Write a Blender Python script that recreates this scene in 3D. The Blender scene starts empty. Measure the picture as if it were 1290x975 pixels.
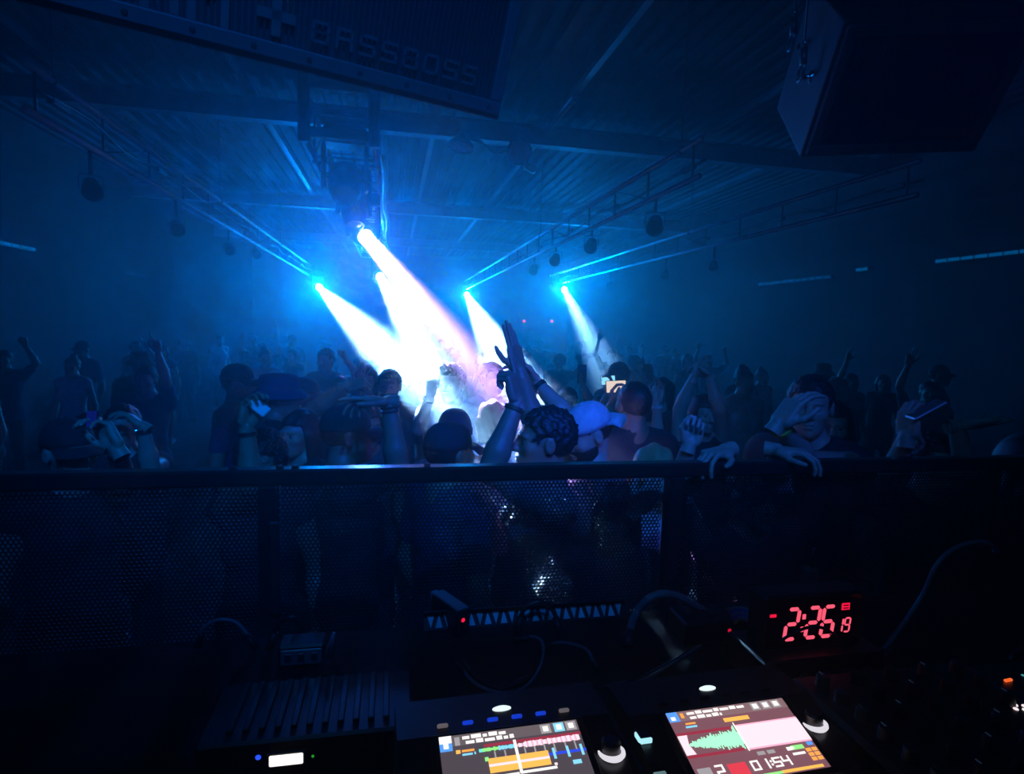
import bpy, bmesh, math, random
import numpy as np
from mathutils import Vector, Matrix
random.seed(7)
PI = math.pi
SC = bpy.context.scene
COL = SC.collection

# ------------------------------------------------------------------ camera
CAM = Vector((0.0, 0.0, 2.10))
FPX, IMW, IMH = 750.0, 1290.0, 975.0
YAW, PITCH, ROLL = math.radians(11.4), math.radians(5.67), math.radians(1.7)
_F = Vector((math.sin(YAW)*math.cos(PITCH), math.cos(YAW)*math.cos(PITCH), -math.sin(PITCH)))
_R0 = Vector((math.cos(YAW), -math.sin(YAW), 0))
_U0 = _R0.cross(_F)
_R = _R0*math.cos(ROLL) + _U0*math.sin(ROLL)
_U = -_R0*math.sin(ROLL) + _U0*math.cos(ROLL)
def ray(px, py):
    return (_F + _R*((px-IMW/2)/FPX) + _U*((IMH/2-py)/FPX))
def atY(px, py, Y):            # a surveyed point of the room: the sight line met at depth Y
    d = ray(px, py); return CAM + d*(Y/d.y)
def atZ(px, py, z):
    d = ray(px, py); return CAM + d*((z-CAM.z)/d.z)
def atX(px, py, x):
    d = ray(px, py); return CAM + d*(x/d.x)
def atD(px, py, dist):         # distance measured along the optical axis
    return CAM + ray(px, py)*dist
cd = bpy.data.cameras.new('camera'); co = bpy.data.objects.new('camera', cd); COL.objects.link(co)
cd.sensor_fit = 'HORIZONTAL'; cd.sensor_width = 36.0; cd.lens = FPX/IMW*36.0
cd.clip_start = 0.02; cd.clip_end = 200
m = Matrix((( _R.x, _U.x, -_F.x, CAM.x), (_R.y, _U.y, -_F.y, CAM.y), (_R.z, _U.z, -_F.z, CAM.z), (0,0,0,1)))
co.matrix_world = m
SC.camera = co

# ------------------------------------------------------------------ world, exposure
w = bpy.data.worlds.new('night'); SC.world = w; w.use_nodes = True
w.node_tree.nodes['Background'].inputs[0].default_value = (0.0, 0.0, 0.0, 1)
w.node_tree.nodes['Background'].inputs[1].default_value = 0.0
SC.view_settings.view_transform = 'Standard'; SC.view_settings.look = 'None'
SC.view_settings.exposure = 0.0; SC.view_settings.gamma = 1.0
SC.view_settings.use_curve_mapping = False
SC.cycles.volume_bounces = 0; SC.cycles.max_bounces = 5; SC.cycles.diffuse_bounces = 2
SC.cycles.glossy_bounces = 2; SC.cycles.transmission_bounces = 3; SC.cycles.transparent_max_bounces = 8
SC.cycles.use_denoising = True; SC.cycles.sample_clamp_indirect = 4.0
SC.cycles.caustics_reflective = False; SC.cycles.caustics_refractive = False

# haze of the room
HAZE_DENSITY = 0.027
HAZE_G = 0.78
FLOOR_Z, STAGE_Z, CEIL_Z = 0.0, 0.55, 4.95
X_LEFT, X_RIGHT, Y_BACK, Y_FRONT = -5.4, 7.4, 25.0, -1.6

# lamps of the room: (name in the list, pixel seen in the survey, depth, aim pixel, aim depth, colour, watts, cone degrees, blend)
BEAMS = {
    'centre': dict(at=(461, 299, 7.0),  aim=(670, 548, 3.0),  col=(0.50, 0.30, 1.0), watts=40, cone=3.3, glow=(0.0, 0.14, 1.0), glow_w=150),
    'mid':    dict(at=(479, 349, 13.0), aim=(588, 540, 3.2), col=(0.28, 0.62, 1.0), watts=22, cone=2.1, glow=(0.0, 0.18, 1.0), glow_w=150),
    'left':   dict(at=(402, 362, 17.5), aim=(590, 548, 3.2), col=(0.28, 0.62, 1.0), watts=26, cone=2.0, glow=(0.0, 0.21, 1.0), glow_w=1020),
    'right':  dict(at=(588, 371, 21.0), aim=(680, 545, 3.7), col=(0.28, 0.62, 1.0), watts=26, cone=1.7, glow=(0.0, 0.25, 1.0), glow_w=840),
    'far':    dict(at=(711, 365, 17.0), aim=(782, 505, 8.0), col=(0.22, 0.60, 1.0), watts=8, cone=4.6, glow=(0.0, 0.25, 1.0), glow_w=900),
}
SPILL_TO, SPILL_CONE = (0.2, 0.3, 1.2), 140
# wash lamps and added fills over the booth: violet blue on the front rows, an added fill on the rig, violet blue on the right end of the rail, an added fill on the crowd
BOOTH = [dict(at=(1.15, 0.25, 2.78), to=(0.30, 3.2, 1.85), col=(0.02, 0.05, 1.0), watts=130, cone=47),
         dict(at=(-0.6, -0.9, 4.0), to=(0.5, 2.0, 2.6), col=(0.0, 0.30, 1.0), watts=30, cone=72),  # added fill in place of blue bounce on the speaker fronts
         dict(at=(1.7, -0.8, 4.2), to=(1.2, 2.35, 1.8), col=(0.02, 0.10, 1.0), watts=140, cone=30),
         dict(at=(0.2, -1.2, 4.6), to=(0.0, 4.2, 1.5), col=(0.0, 0.16, 1.0), watts=460, cone=54)]  # added fill that lifts the near crowd in place of glare
def lamp_light(kind, name, loc, target, col, watts, cone=30, blend=0.4, size=0.05):
    l = bpy.data.lights.new(name, kind); l.energy = watts; l.color = col
    l.shadow_soft_size = size
    if kind == 'AREA': l.shape = 'DISK'; l.size = size; l.spread = math.radians(cone)
    if kind == 'SPOT': l.spot_size = math.radians(cone); l.spot_blend = blend
    o = bpy.data.objects.new(name, l); COL.objects.link(o); o.location = loc
    o.rotation_euler = (Vector(target)-Vector(loc)).to_track_quat('-Z', 'Y').to_euler()
    return o

# ------------------------------------------------------------------ materials
def mat(name, col, rough=0.6, metal=0.0, spec=0.5, noise=0.0, nscale=8.0, bump=0.0, bscale=40.0):
    M = bpy.data.materials.new(name); M.use_nodes = True
    nt = M.node_tree; b = nt.nodes['Principled BSDF']
    b.inputs['Base Color'].default_value = (*col, 1); b.inputs['Roughness'].default_value = rough
    b.inputs['Metallic'].default_value = metal; b.inputs['Specular IOR Level'].default_value = spec
    if noise or bump:
        tc = nt.nodes.new('ShaderNodeTexCoord')
    if noise:
        n = nt.nodes.new('ShaderNodeTexNoise'); n.inputs['Scale'].default_value = nscale; n.inputs['Detail'].default_value = 5
        r = nt.nodes.new('ShaderNodeValToRGB')
        r.color_ramp.elements[0].position = 0.3; r.color_ramp.elements[1].position = 0.7
        r.color_ramp.elements[0].color = (*[c*(1-noise) for c in col], 1)
        r.color_ramp.elements[1].color = (*[min(1, c*(1+noise)) for c in col], 1)
        nt.links.new(tc.outputs['Object'], n.inputs['Vector']); nt.links.new(n.outputs['Fac'], r.inputs['Fac'])
        nt.links.new(r.outputs['Color'], b.inputs['Base Color'])
    if bump:
        n2 = nt.nodes.new('ShaderNodeTexNoise'); n2.inputs['Scale'].default_value = bscale
        bp = nt.nodes.new('ShaderNodeBump'); bp.inputs['Strength'].default_value = bump; bp.inputs['Distance'].default_value = 0.01
        nt.links.new(tc.outputs['Object'], n2.inputs['Vector']); nt.links.new(n2.outputs['Fac'], bp.inputs['Height'])
        nt.links.new(bp.outputs['Normal'], b.inputs['Normal'])
    return M
def glow_mat(name, col, strength, light=False):
    M = bpy.data.materials.new(name); M.use_nodes = True
    b = M.node_tree.nodes['Principled BSDF']
    b.inputs['Base Color'].default_value = (0.02, 0.02, 0.02, 1)
    b.inputs['Emission Color'].default_value = (*col, 1); b.inputs['Emission Strength'].default_value = strength
    if not light: M.cycles.emission_sampling = 'NONE'
    return M

# ------------------------------------------------------------------ mesh builder
class MB:
    def __init__(s): s.v = []; s.f = []
    def add(s, vs, fs):
        k = len(s.v); s.v += [tuple(v) for v in vs]; s.f += [tuple(i+k for i in f) for f in fs]; return s
    def box(s, c, size, M=None, bev=0.0):
        x, y, z = size[0]/2, size[1]/2, size[2]/2
        if bev <= 0:
            vs = [(-x,-y,-z),(x,-y,-z),(x,y,-z),(-x,y,-z),(-x,-y,z),(x,-y,z),(x,y,z),(-x,y,z)]
            fs = [(0,3,2,1),(4,5,6,7),(0,1,5,4),(1,2,6,5),(2,3,7,6),(3,0,4,7)]
        else:
            b = min(bev, x*.9, y*.9, z*.9); vs = []; idx = {}
            for sx in (-1,1):
                for sy in (-1,1):
                    for sz in (-1,1):
                        idx[sx,sy,sz] = len(vs)
                        vs += [(sx*x, sy*(y-b), sz*(z-b)), (sx*(x-b), sy*y, sz*(z-b)), (sx*(x-b), sy*(y-b), sz*z)]
            fs = []
            def q(a, flip): fs.append(tuple(a[::-1]) if flip else tuple(a))
            for sg in (-1,1):
                q([idx[sg,-1,-1], idx[sg,1,-1], idx[sg,1,1], idx[sg,-1,1]], sg<0)
                q([idx[-1,sg,-1]+1, idx[1,sg,-1]+1, idx[1,sg,1]+1, idx[-1,sg,1]+1], sg>0)
                q([idx[-1,-1,sg]+2, idx[1,-1,sg]+2, idx[1,1,sg]+2, idx[-1,1,sg]+2], sg<0)
            for a in (-1,1):
                for b2 in (-1,1):
                    q([idx[a,b2,-1], idx[a,b2,1], idx[a,b2,1]+1, idx[a,b2,-1]+1], a*b2<0)
                    q([idx[a,-1,b2], idx[a,1,b2], idx[a,1,b2]+2, idx[a,-1,b2]+2], a*b2>0)
                    q([idx[-1,a,b2]+1, idx[1,a,b2]+1, idx[1,a,b2]+2, idx[-1,a,b2]+2], a*b2<0)
            for sx in (-1,1):
                for sy in (-1,1):
                    for sz in (-1,1):
                        k = idx[sx,sy,sz]; q([k, k+1, k+2], sx*sy*sz<0)
        c = Vector(c)
        vs = [((M @ Vector(v)) if M else Vector(v)) + c for v in vs]
        return s.add(vs, fs)
    def tube(s, pts, r, n=8, caps=True, closed=False):
        pts = [Vector(p) for p in pts]
        rr = r if isinstance(r, (list, tuple)) else [r]*len(pts)
        N = len(pts); vs = []; prev = None
        for i, p in enumerate(pts):
            a = pts[i-1] if (i > 0 or closed) else p
            b = pts[(i+1) % N] if (i < N-1 or closed) else p
            t = (b-a).normalized()
            if prev is None:
                u = t.orthogonal().normalized()
            else:
                u = (prev - t*prev.dot(t))
                u = u.normalized() if u.length > 1e-6 else t.orthogonal().normalized()
            prev = u; w_ = t.cross(u)
            for k in range(n):
                an = 2*PI*k/n; vs.append(p + (u*math.cos(an) + w_*math.sin(an))*rr[i])
        fs = []
        for i in range(N if closed else N-1):
            j = (i+1) % N
            for k in range(n):
                fs.append((i*n+k, i*n+(k+1)%n, j*n+(k+1)%n, j*n+k))
        if caps and not closed:
            fs.append(tuple(range(n-1,-1,-1))); fs.append(tuple((N-1)*n+k for k in range(n)))
        return s.add(vs, fs)
    def lathe(s, prof, c=(0,0,0), axis=(0,0,1), n=24):
        # prof: list of (radius, height) along axis
        ax = Vector(axis).normalized(); u = ax.orthogonal().normalized(); w_ = ax.cross(u); c = Vector(c)
        vs = []; fs = []
        for r, h in prof:
            for k in range(n):
                an = 2*PI*k/n; vs.append(c + ax*h + (u*math.cos(an)+w_*math.sin(an))*max(r, 1e-5))
        for i in range(len(prof)-1):
            for k in range(n):
                fs.append((i*n+k, i*n+(k+1)%n, (i+1)*n+(k+1)%n, (i+1)*n+k))
        return s.add(vs, fs)
    def prism(s, poly, h, M=None, z0=0.0):
        n = len(poly)
        vs = [Vector((x,y,z0)) for x,y in poly] + [Vector((x,y,z0+h)) for x,y in poly]
        fs = [tuple(range(n-1,-1,-1)), tuple(range(n,2*n))] + [(i,(i+1)%n,n+(i+1)%n,n+i) for i in range(n)]
        if M: vs = [M @ v for v in vs]
        return s.add(vs, fs)
    def build(s, name, m, parent=None, smooth=False, flat_angle=None):
        me = bpy.data.meshes.new(name); me.from_pydata(s.v, [], s.f); me.update()
        if m: me.materials.append(m)
        if smooth:
            me.polygons.foreach_set('use_smooth', [True]*len(me.polygons))
            if flat_angle: me.set_sharp_from_angle(angle=math.radians(flat_angle))
        o = bpy.data.objects.new(name, me); COL.objects.link(o)
        if parent: o.parent = parent
        return o
def tag(o, label, cat, group=None, kind=None):
    o['label'] = label; o['category'] = cat
    if group: o['group'] = group
    if kind: o['kind'] = kind
    return o
def thing(name, label, cat, loc=(0,0,0), rot=None, group=None):
    o = bpy.data.objects.new(name, None); COL.objects.link(o); o.location = loc
    o.empty_display_size = 0.1
    if rot is not None: o.rotation_euler = rot
    return tag(o, label, cat, group)
def struct(o): o['kind'] = 'structure'; return o
def copy_tree(o, parent=None):
    c = o.copy(); COL.objects.link(c)
    if parent: c.parent = parent
    for ch in list(o.children): copy_tree(ch, c)
    return c
def Rz(a): return Matrix.Rotation(a, 3, 'Z')
def look(d, up=(0,0,1)):       # 3x3 whose local Y runs along d and whose Z is near up
    y = Vector(d).normalized(); x = y.cross(Vector(up)).normalized(); z = x.cross(y)
    return Matrix((x, y, z)).transposed()
def spline(pts, n=8):
    P = [Vector(p) for p in pts]; out = []
    for i in range(len(P)-1):
        p0 = P[max(i-1,0)]; p1 = P[i]; p2 = P[i+1]; p3 = P[min(i+2,len(P)-1)]
        for k in range(n):
            t = k/n
            out.append(0.5*((2*p1)+(p2-p0)*t+(2*p0-5*p1+4*p2-p3)*t*t+(3*p1-p0-3*p2+p3)*t**3))
    out.append(P[-1]); return out

BLACK = mat('black_powder_coat', (0.012,0.012,0.014), 0.45, 0.0, 0.5, bump=0.05, bscale=300)
ALU = mat('aluminium_tube', (0.92,0.94,0.96), 0.36, 1.0)
ALU2 = mat('aluminium_tube_rough', (0.95,0.96,0.98), 0.62, 1.0)  # rougher, slightly paler copy for the left chords, widens their highlights
STEEL = mat('painted_steel', (0.10,0.11,0.12), 0.4, 0.6)
PLASTIC = mat('black_plastic', (0.010,0.010,0.012), 0.35)
RUBBER = mat('black_rubber', (0.012,0.012,0.013), 0.5)
CHROME = mat('chrome', (0.7,0.72,0.75), 0.15, 1.0)

# ------------------------------------------------------------------ room shell
def slab(name, c, size, m): return struct(MB().box(c, size).build(name, m))
M_FLOOR = mat('dark_dance_floor', (0.03,0.03,0.035), 0.35, noise=0.4, nscale=3)
M_WALL = mat('black_painted_wall', (0.02,0.022,0.026), 0.8, noise=0.3, nscale=2, bump=0.1, bscale=30)
M_DECK = mat('corrugated_steel_deck', (0.03,0.032,0.037), 0.7, 0.0, 0.2, noise=0.15, nscale=4)
M_STAGE = mat('stage_plywood_black', (0.02,0.02,0.022), 0.6, noise=0.3)
xc, xw = (X_LEFT+X_RIGHT)/2, X_RIGHT-X_LEFT
yc, yw = (Y_BACK+Y_FRONT)/2, Y_BACK-Y_FRONT
T = 0.3
slab('floor', (xc, yc, FLOOR_Z-T/2), (xw+2*T, yw+2*T, T), M_FLOOR)
slab('wall_left', (X_LEFT-T/2, yc, CEIL_Z/2), (T, yw+2*T, CEIL_Z), M_WALL)
slab('wall_right', (X_RIGHT+T/2, yc, CEIL_Z/2), (T, yw+2*T, CEIL_Z), M_WALL)
slab('wall_back', (xc, Y_BACK+T/2, CEIL_Z/2), (xw, T, CEIL_Z), M_WALL)
slab('wall_front', (xc, Y_FRONT-T/2, CEIL_Z/2), (xw, T, CEIL_Z), M_WALL)
# ceiling: steel deck folded into ribs that run the length of the room
def deck():
    b = MB(); pitch, dep = 0.20, 0.04; prof = []
    x = X_LEFT-0.2
    while x < X_RIGHT+0.2:
        prof += [(x, 0), (x+0.09, 0), (x+0.11, dep), (x+0.18, dep)]; x += pitch
    vs = []; fs = []
    n = len(prof)
    for y in (Y_FRONT-T, Y_BACK+T):
        vs += [(px, y, CEIL_Z+pz) for px, pz in prof]
    for y in (Y_FRONT-T, Y_BACK+T):
        vs += [(px, y, CEIL_Z+0.2) for px, pz in prof]
    for i in range(n-1):
        fs += [(i, n+i, n+i+1, i+1), (2*n+i, 2*n+i+1, 3*n+i+1, 3*n+i)]
    fs += [(0, 2*n, 3*n, n), (n-1, 2*n-1, 4*n-1, 3*n-1)]
    return b.add(vs, fs)
struct(deck().build('ceiling', M_DECK))
slab('stage', (xc, (Y_FRONT+1.66)/2, STAGE_Z/2), (xw, 1.66-Y_FRONT, STAGE_Z), M_STAGE)
# haze fills the room right into its walls
M_HAZE = bpy.data.materials.new('stage_haze'); M_HAZE.use_nodes = True
nt = M_HAZE.node_tree; nt.nodes.clear()
ou = nt.nodes.new('ShaderNodeOutputMaterial'); vsn = nt.nodes.new('ShaderNodeVolumeScatter')
vsn.inputs['Color'].default_value = (1,1,1,1); vsn.inputs['Density'].default_value = HAZE_DENSITY; vsn.inputs['Anisotropy'].default_value = HAZE_G
nt.links.new(vsn.outputs[0], ou.inputs['Volume'])
M_HAZE.cycles.volume_sampling = 'MULTIPLE_IMPORTANCE'
hz = MB().box((xc, yc, (CEIL_Z+FLOOR_Z)/2), (xw+0.3, yw+0.3, CEIL_Z-FLOOR_Z+0.2)).build('haze', M_HAZE)
hz['kind'] = 'stuff'; tag(hz, 'thin blue stage haze filling the whole club room', 'haze')

# ------------------------------------------------------------------ steel roof members
M_BEAM = mat('primed_steel', (0.28,0.29,0.31), 0.5, 0.2, noise=0.2)
M_PURLIN = mat('galvanised_purlin', (0.30,0.32,0.34), 0.45, 0.4)
def ibeam(name, x0, x1, y, z0, h=0.26, wd=0.18, t=0.02, along='x'):
    prof = [(-wd/2,0),(wd/2,0),(wd/2,t),(t/2,t),(t/2,h-t),(wd/2,h-t),(wd/2,h),(-wd/2,h),(-wd/2,h-t),(-t/2,h-t),(-t/2,t),(-wd/2,t)]
    b = MB(); n = len(prof)
    vs = [(x0, y+a, z0+c) for a, c in prof]+[(x1, y+a, z0+c) for a, c in prof]
    fs = [(i,(i+1)%n,n+(i+1)%n,n+i) for i in range(n)]+[tuple(range(n-1,-1,-1)), tuple(range(n,2*n))]
    return struct(b.add(vs, fs).build(name, M_BEAM))
for y in (8.35, 14.2, 20.0): ibeam('ceiling_beam', X_LEFT, X_RIGHT, y, 4.62)
for x in (-3.7, -1.75, 0.55, 2.1, 4.3, 6.1):
    b = MB(); b.box((x, (2.4+Y_BACK)/2, CEIL_Z-0.035), (0.07, Y_BACK-2.4, 0.07)); struct(b.build('ceiling_purlin', M_PURLIN))

# ------------------------------------------------------------------ trusses
def rods(t, pts, ztop, r=0.008):
    for p in pts:
        MB().tube([p, (p[0], p[1], ztop)], r, 6).build('drop_rod', STEEL, t)
def ladder_truss(label, X, Y0, Y1, z0=3.4, z1=3.7):
    t = thing('ladder_truss', label, 'truss', (X, Y0, z0), group='ladder trusses running the length of the room')
    L = Y1-Y0; h = z1-z0
    for z in (0, h): MB().tube([(0,0,z),(0,L,z)], 0.026, 12).build('chord', ALU2 if X < 0 else ALU, t, True)
    n = int(L/0.9); me = None
    for i in range(n+1):
        y = 0.12+(L-0.24)*i/n
        if me is None:
            o = MB().tube([(0,0,0.02),(0,0,h-0.02)], 0.011, 6).build('rung', BLACK, t, True); me = o.data
        else:
            o = bpy.data.objects.new('rung', me); COL.objects.link(o); o.parent = t
        o.location = (0,y,0)
        if i % 3 == 1:
            MB().tube([(0,y,0.02),(0,y+(L-0.24)/n,h-0.02)], 0.008, 5).build('brace', BLACK, t, True)
    # cable run tied along the truss
    pts = [(0.03*math.sin(i*1.7)+0.05, L*i/20, h*0.45+0.03*math.sin(i*2.3)) for i in range(21)]
    MB().tube(spline(pts, 3), 0.011, 5).build('cable_run', RUBBER, t, True)
    for i in range(0, n, 2):
        y = 0.3+(L-0.5)*i/n
        MB().box((0.05, y, h*0.45), (0.05,0.22,0.05), bev=0.008).build('junction_box', STEEL, t)
    for y in (0.35, L*0.33, L*0.66, L-0.3):
        MB().tube([(0,y,h),(0,y,CEIL_Z-z0)], 0.007, 6).build('drop_rod', STEEL, t)
        MB().box((0,y,h+0.005), (0.06,0.05,0.065), bev=0.01).build('clamp', BLACK, t)
    return t
ladder_truss('left ladder truss of two bright tubes running back to the left beam lamp', -2.32, 4.5, 17.9)
ladder_truss('right inner ladder truss with black lamps hung under it', 2.48, 4.7, 21.4)
ladder_truss('right outer ladder truss with thin dim tubes and rungs', 4.62, 4.7, 17.6)

def box_truss():
    x0, x1, z0, z1, Y0, Y1 = -0.86, -0.20, 3.9, 4.35, 6.25, 17.0
    t = thing('box_truss', 'central black box truss over the crowd carrying the moving heads', 'truss', ((x0+x1)/2, Y0, z0))
    w_, h, L = (x1-x0)/2, z1-z0, Y1-Y0
    for x in (-w_, w_):
        for z in (0, h): MB().tube([(x,0,z),(x,L,z)], 0.026, 8).build('chord', ALU, t, True)
    n = 14
    for i in range(n+1):
        y = L*i/n
        for a, b in (((-w_,y,0),(w_,y,0)), ((-w_,y,h),(w_,y,h)), ((-w_,y,0),(-w_,y,h)), ((w_,y,0),(w_,y,h))):
            MB().tube([a,b], 0.012, 6).build('rung', BLACK if i%2 else ALU, t, True)
        if i < n:
            y2 = L*(i+1)/n
            for x in (-w_, w_): MB().tube([(x,y,0),(x,y2,h)], 0.011, 5).build('brace', ALU, t, True)
    # end plate: a black square frame
    for c, s in (((-w_,-.03,h/2),(.11,.06,h+.16)), ((w_,-.03,h/2),(.11,.06,h+.16)), ((0,-.03,h+.02),(2*w_-.1,.05,.10)), ((0,-.03,.02),(2*w_-.1,.05,.10))):
        MB().box(c, s, bev=0.012).build('end_frame_bar', BLACK, t)
    for x in (-w_, w_):
        for y in (0.3, L*0.5, L-0.4):
            MB().tube([(x,y,h),(x,y,CEIL_Z-z0)], 0.009, 6).build('drop_rod', STEEL, t)
    pts = [(w_+0.05+0.015*math.sin(i), 0.4+L*0.8*i/16, -0.02-0.04*math.sin(i*0.9)**2) for i in range(17)]
    for k in range(3):
        MB().tube(spline([(p[0]+0.02*k, p[1], p[2]+0.02*math.sin(k*2+p[1]*3)) for p in pts], 3), 0.009, 5).build('cable_run', RUBBER if k else ALU, t, True)
    return t
box_truss()

# ------------------------------------------------------------------ lamps
M_GLASS_DARK = mat('lamp_glass', (0.08,0.09,0.10), 0.08, 0.0, 0.8)
LENS_ON = glow_mat('lit_lens', (0.75, 0.88, 1.0), 45)
def moving_head(label, loc, top_z, d, s=1.0, group=None, lit=True, name='moving_head_lamp'):
    """base under the truss, a yoke and a head whose lens looks along d; loc is the head's centre"""
    loc = Vector(loc); d = Vector(d).normalized()
    t = thing(name, label, 'stage light', loc, group=group)
    flat = Vector((d.x, d.y, 0)).normalized(); R = look(flat)
    zb = 0.30*s
    MB().box((0,0,zb+0.07*s), (0.34*s,0.26*s,0.14*s), R, bev=0.02*s).build('base', BLACK, t)
    MB().tube([(0,0,zb+0.13*s),(0,0,max(zb+0.16*s, top_z-loc.z))], 0.022, 8).build('clamp', BLACK, t)
    for sx in (-1,1):
        MB().box(R@Vector((sx*0.17*s,0,0.13*s)), (0.035*s,0.14*s,0.36*s), R, bev=0.012*s).build('yoke_arm', BLACK, t)
    h = MB(); prof = [(0,-0.2),(0.09,-0.2),(0.125,-0.16),(0.135,-0.05),(0.135,0.06),(0.115,0.15),(0.10,0.19),(0.085,0.19),(0.085,0.17)]
    h.lathe([(r*s,a*s) for r,a in prof], (0,0,0), d, 24); hd = h.build('head', BLACK, t, True, 35)
    for k in range(3):
        MB().lathe([(0.137*s,(-0.13+0.04*k)*s),(0.142*s,(-0.12+0.04*k)*s),(0.137*s,(-0.11+0.04*k)*s)], (0,0,0), d, 24).build('cooling_rib', BLACK, hd, True)
    MB().lathe([(0,0.178*s),(0.05*s,0.177*s),(0.083*s,0.172*s)], (0,0,0), d, 24).build('lens', LENS_ON if lit else M_GLASS_DARK, t, True)
    return t
def par_can(label, loc, top_z, d, s=1.0, group='unlit lamps hung under the trusses'):
    loc = Vector(loc); d = Vector(d).normalized(); t = thing('par_lamp', label, 'stage light', loc, group=group)
    flat = Vector((d.x, d.y, 0)).normalized(); R = look(flat)
    MB().lathe([(0,-.17*s),(.07*s,-.17*s),(.10*s,-.12*s),(.12*s,0),(.125*s,.16*s),(.135*s,.165*s),(.135*s,.18*s),(.118*s,.18*s),(.118*s,.14*s)], (0,0,0), d, 22).build('can', BLACK, t, True, 35)
    MB().lathe([(0,.155*s),(.06*s,.15*s),(.116*s,.14*s)], (0,0,0), d, 22).build('lens', M_GLASS_DARK, t, True)
    y0 = [R@Vector((sx*.15*s,0,zz)) for sx,zz in ((-1,-.02*s),(-1,.17*s),(1,.17*s),(1,-.02*s))]
    MB().tube(y0, 0.011*s, 6).build('yoke', STEEL, t, True)
    MB().tube([(0,0,.165*s),(0,0,max(.2*s, top_z-loc.z))], 0.016, 8).build('clamp', BLACK, t)
    return t
LAB = {'centre': 'moving head lamp throwing the violet white beam, third under the central truss',
       'mid': 'lit moving head lamp at the far end under the central truss',
       'left': 'lit moving head lamp at the far end of the left truss',
       'right': 'lit moving head lamp at the far end of the right inner truss',
       'far': 'lit moving head lamp at the far end of the right outer truss, beam set apart'}
TOPZ = {'centre': 3.88, 'mid': 3.88, 'left': 3.39, 'right': 3.39, 'far': 3.39}
for k, b in BEAMS.items():
    lens = atY(*b['at']); q = atY(*b['aim']); d = (q-lens).normalized(); s = 1.0
    t = moving_head(LAB[k], lens-d*0.19*s, TOPZ[k], d, s, 'lit moving heads')
    tx = {'left': (-2.32,-2.32), 'right': (2.48,2.48), 'far': (4.62,4.62)}.get(k, (-.86,-.20)); x0, x1 = tx[0]-t.location.x, tx[1]-t.location.x
    MB().tube([(min(x0,0)-.04,0,TOPZ[k]-t.location.z-.004), (max(x1,0)+.04,0,TOPZ[k]-t.location.z-.004)], 0.018, 8).build('cross_bar', STEEL, t)
    o = lamp_light('AREA', 'beam_light', lens+d*0.03, q, b['col'], b['watts'], b['cone'], 0.3, 0.16)
    o2 = lamp_light('SPOT', 'spill_light', lens+d*0.05, SPILL_TO, b['glow'], b['glow_w'], SPILL_CONE, 1.0, 0.06)
for i, b in enumerate(BOOTH):
    p, q = Vector(b['at']), Vector(b['to']); d = (q-p).normalized()
    tt = par_can(['blue wash lamp on a long pipe above the table aimed at the front rows', 'dim blue fill light added over the left of the booth', 'blue wash lamp over the right of the booth', 'blue fill light added high at the middle of the booth ceiling'][i], p, CEIL_Z+.02, d, .8, 'wash lamps over the booth')
    lamp_light('SPOT', 'wash_or_fill_light', p+d*.17, q, b['col'], b['watts'], b['cone'], .8, .08)  # second and fourth are added fills, their housings invented too
# two more unlit heads on the centre truss, nearer
moving_head('large unlit moving head lamp hanging first under the central truss end frame', (-0.50,6.55,3.52), 3.9, (0.05,-0.75,-0.65), 1.25, lit=False)
moving_head('unlit moving head lamp hanging between the large unlit head and the violet beam lamp', (-0.44,6.95,3.33), 3.9, (0.1,-0.4,-0.9), 1.0, lit=False)
UL = [(825,282,2.5,'unlit par lamp nearest under the right inner truss'),(745,308,2.5,'unlit par lamp second under the right inner truss'),
      (700,326,2.5,'unlit par lamp third under the right inner truss'),(673,338,2.5,'unlit par lamp fourth under the right inner truss, close to the lit head')]
for px, py, X, lb in UL: par_can(lb, atX(px,py,X), 3.39, (-0.35,-0.75,-0.55), .62)
for px, py, lb in ((115,236,'unlit par lamp nearest under the left truss'),(222,285,'unlit par lamp second under the left truss'),
                   (288,312,'unlit par lamp third under the left truss, small glint on its rim'),(322,318,'unlit par lamp fourth under the left truss, close to the lit head')):
    par_can(lb, atX(px,py,-2.34), 3.39, (0.4,-0.7,-0.55), .55)
for Y, lb in ((8.2,'unlit par lamp nearest under the right outer truss'),(9.8,'unlit par lamp second under the right outer truss'),(12.5,'unlit par lamp farthest back under the right outer truss')):
    par_can(lb, (4.64,Y,3.12), 3.39, (-0.4,-0.7,-0.5), 0.5)

# round work lamps clamped to the roof beam
M_LAMPFACE = mat('frosted_lamp_face', (0.85,0.9,0.92), 0.35, noise=0.25, nscale=9)
def work_lamp(label, loc, d, r):
    loc = Vector(loc); d = Vector(d).normalized(); t = thing('round_work_lamp', label, 'lamp', loc, group='round lamps on the roof beam')
    MB().lathe([(0,-.16),(r*.35,-.16),(r*.5,-.1),(r*.95,-.02),(r*1.08,.0),(r*1.08,.035),(r*.98,.035),(r*.98,.012)], (0,0,0), d, 28).build('housing', BLACK, t, True, 35)
    MB().lathe([(0,.03),(r*.5,.027),(r*.975,.014)], (0,0,0), d, 28).build('face', M_LAMPFACE, t, True)
    MB().tube([-d*.12, (0,0.12,0.12), (0,0.2,4.62-loc.z)], 0.014, 6).build('bracket', STEEL, t, True)
    return t
wl = work_lamp('round lamp with a pale face turned to the booth on the roof beam', atY(654,191,7.95), (0.0,-0.9,-0.45), 0.155)
MB().box((0.16,0.03,-0.19), (0.17,0.10,0.09), Matrix.Rotation(0.4,3,'Y'), bev=0.02).build('ballast_box', M_LAMPFACE, wl)
work_lamp('round lamp seen edge on beside the roof beam with cables over it', atY(581,183,8.0), (-0.15,-0.2,-0.95), 0.155)
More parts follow.
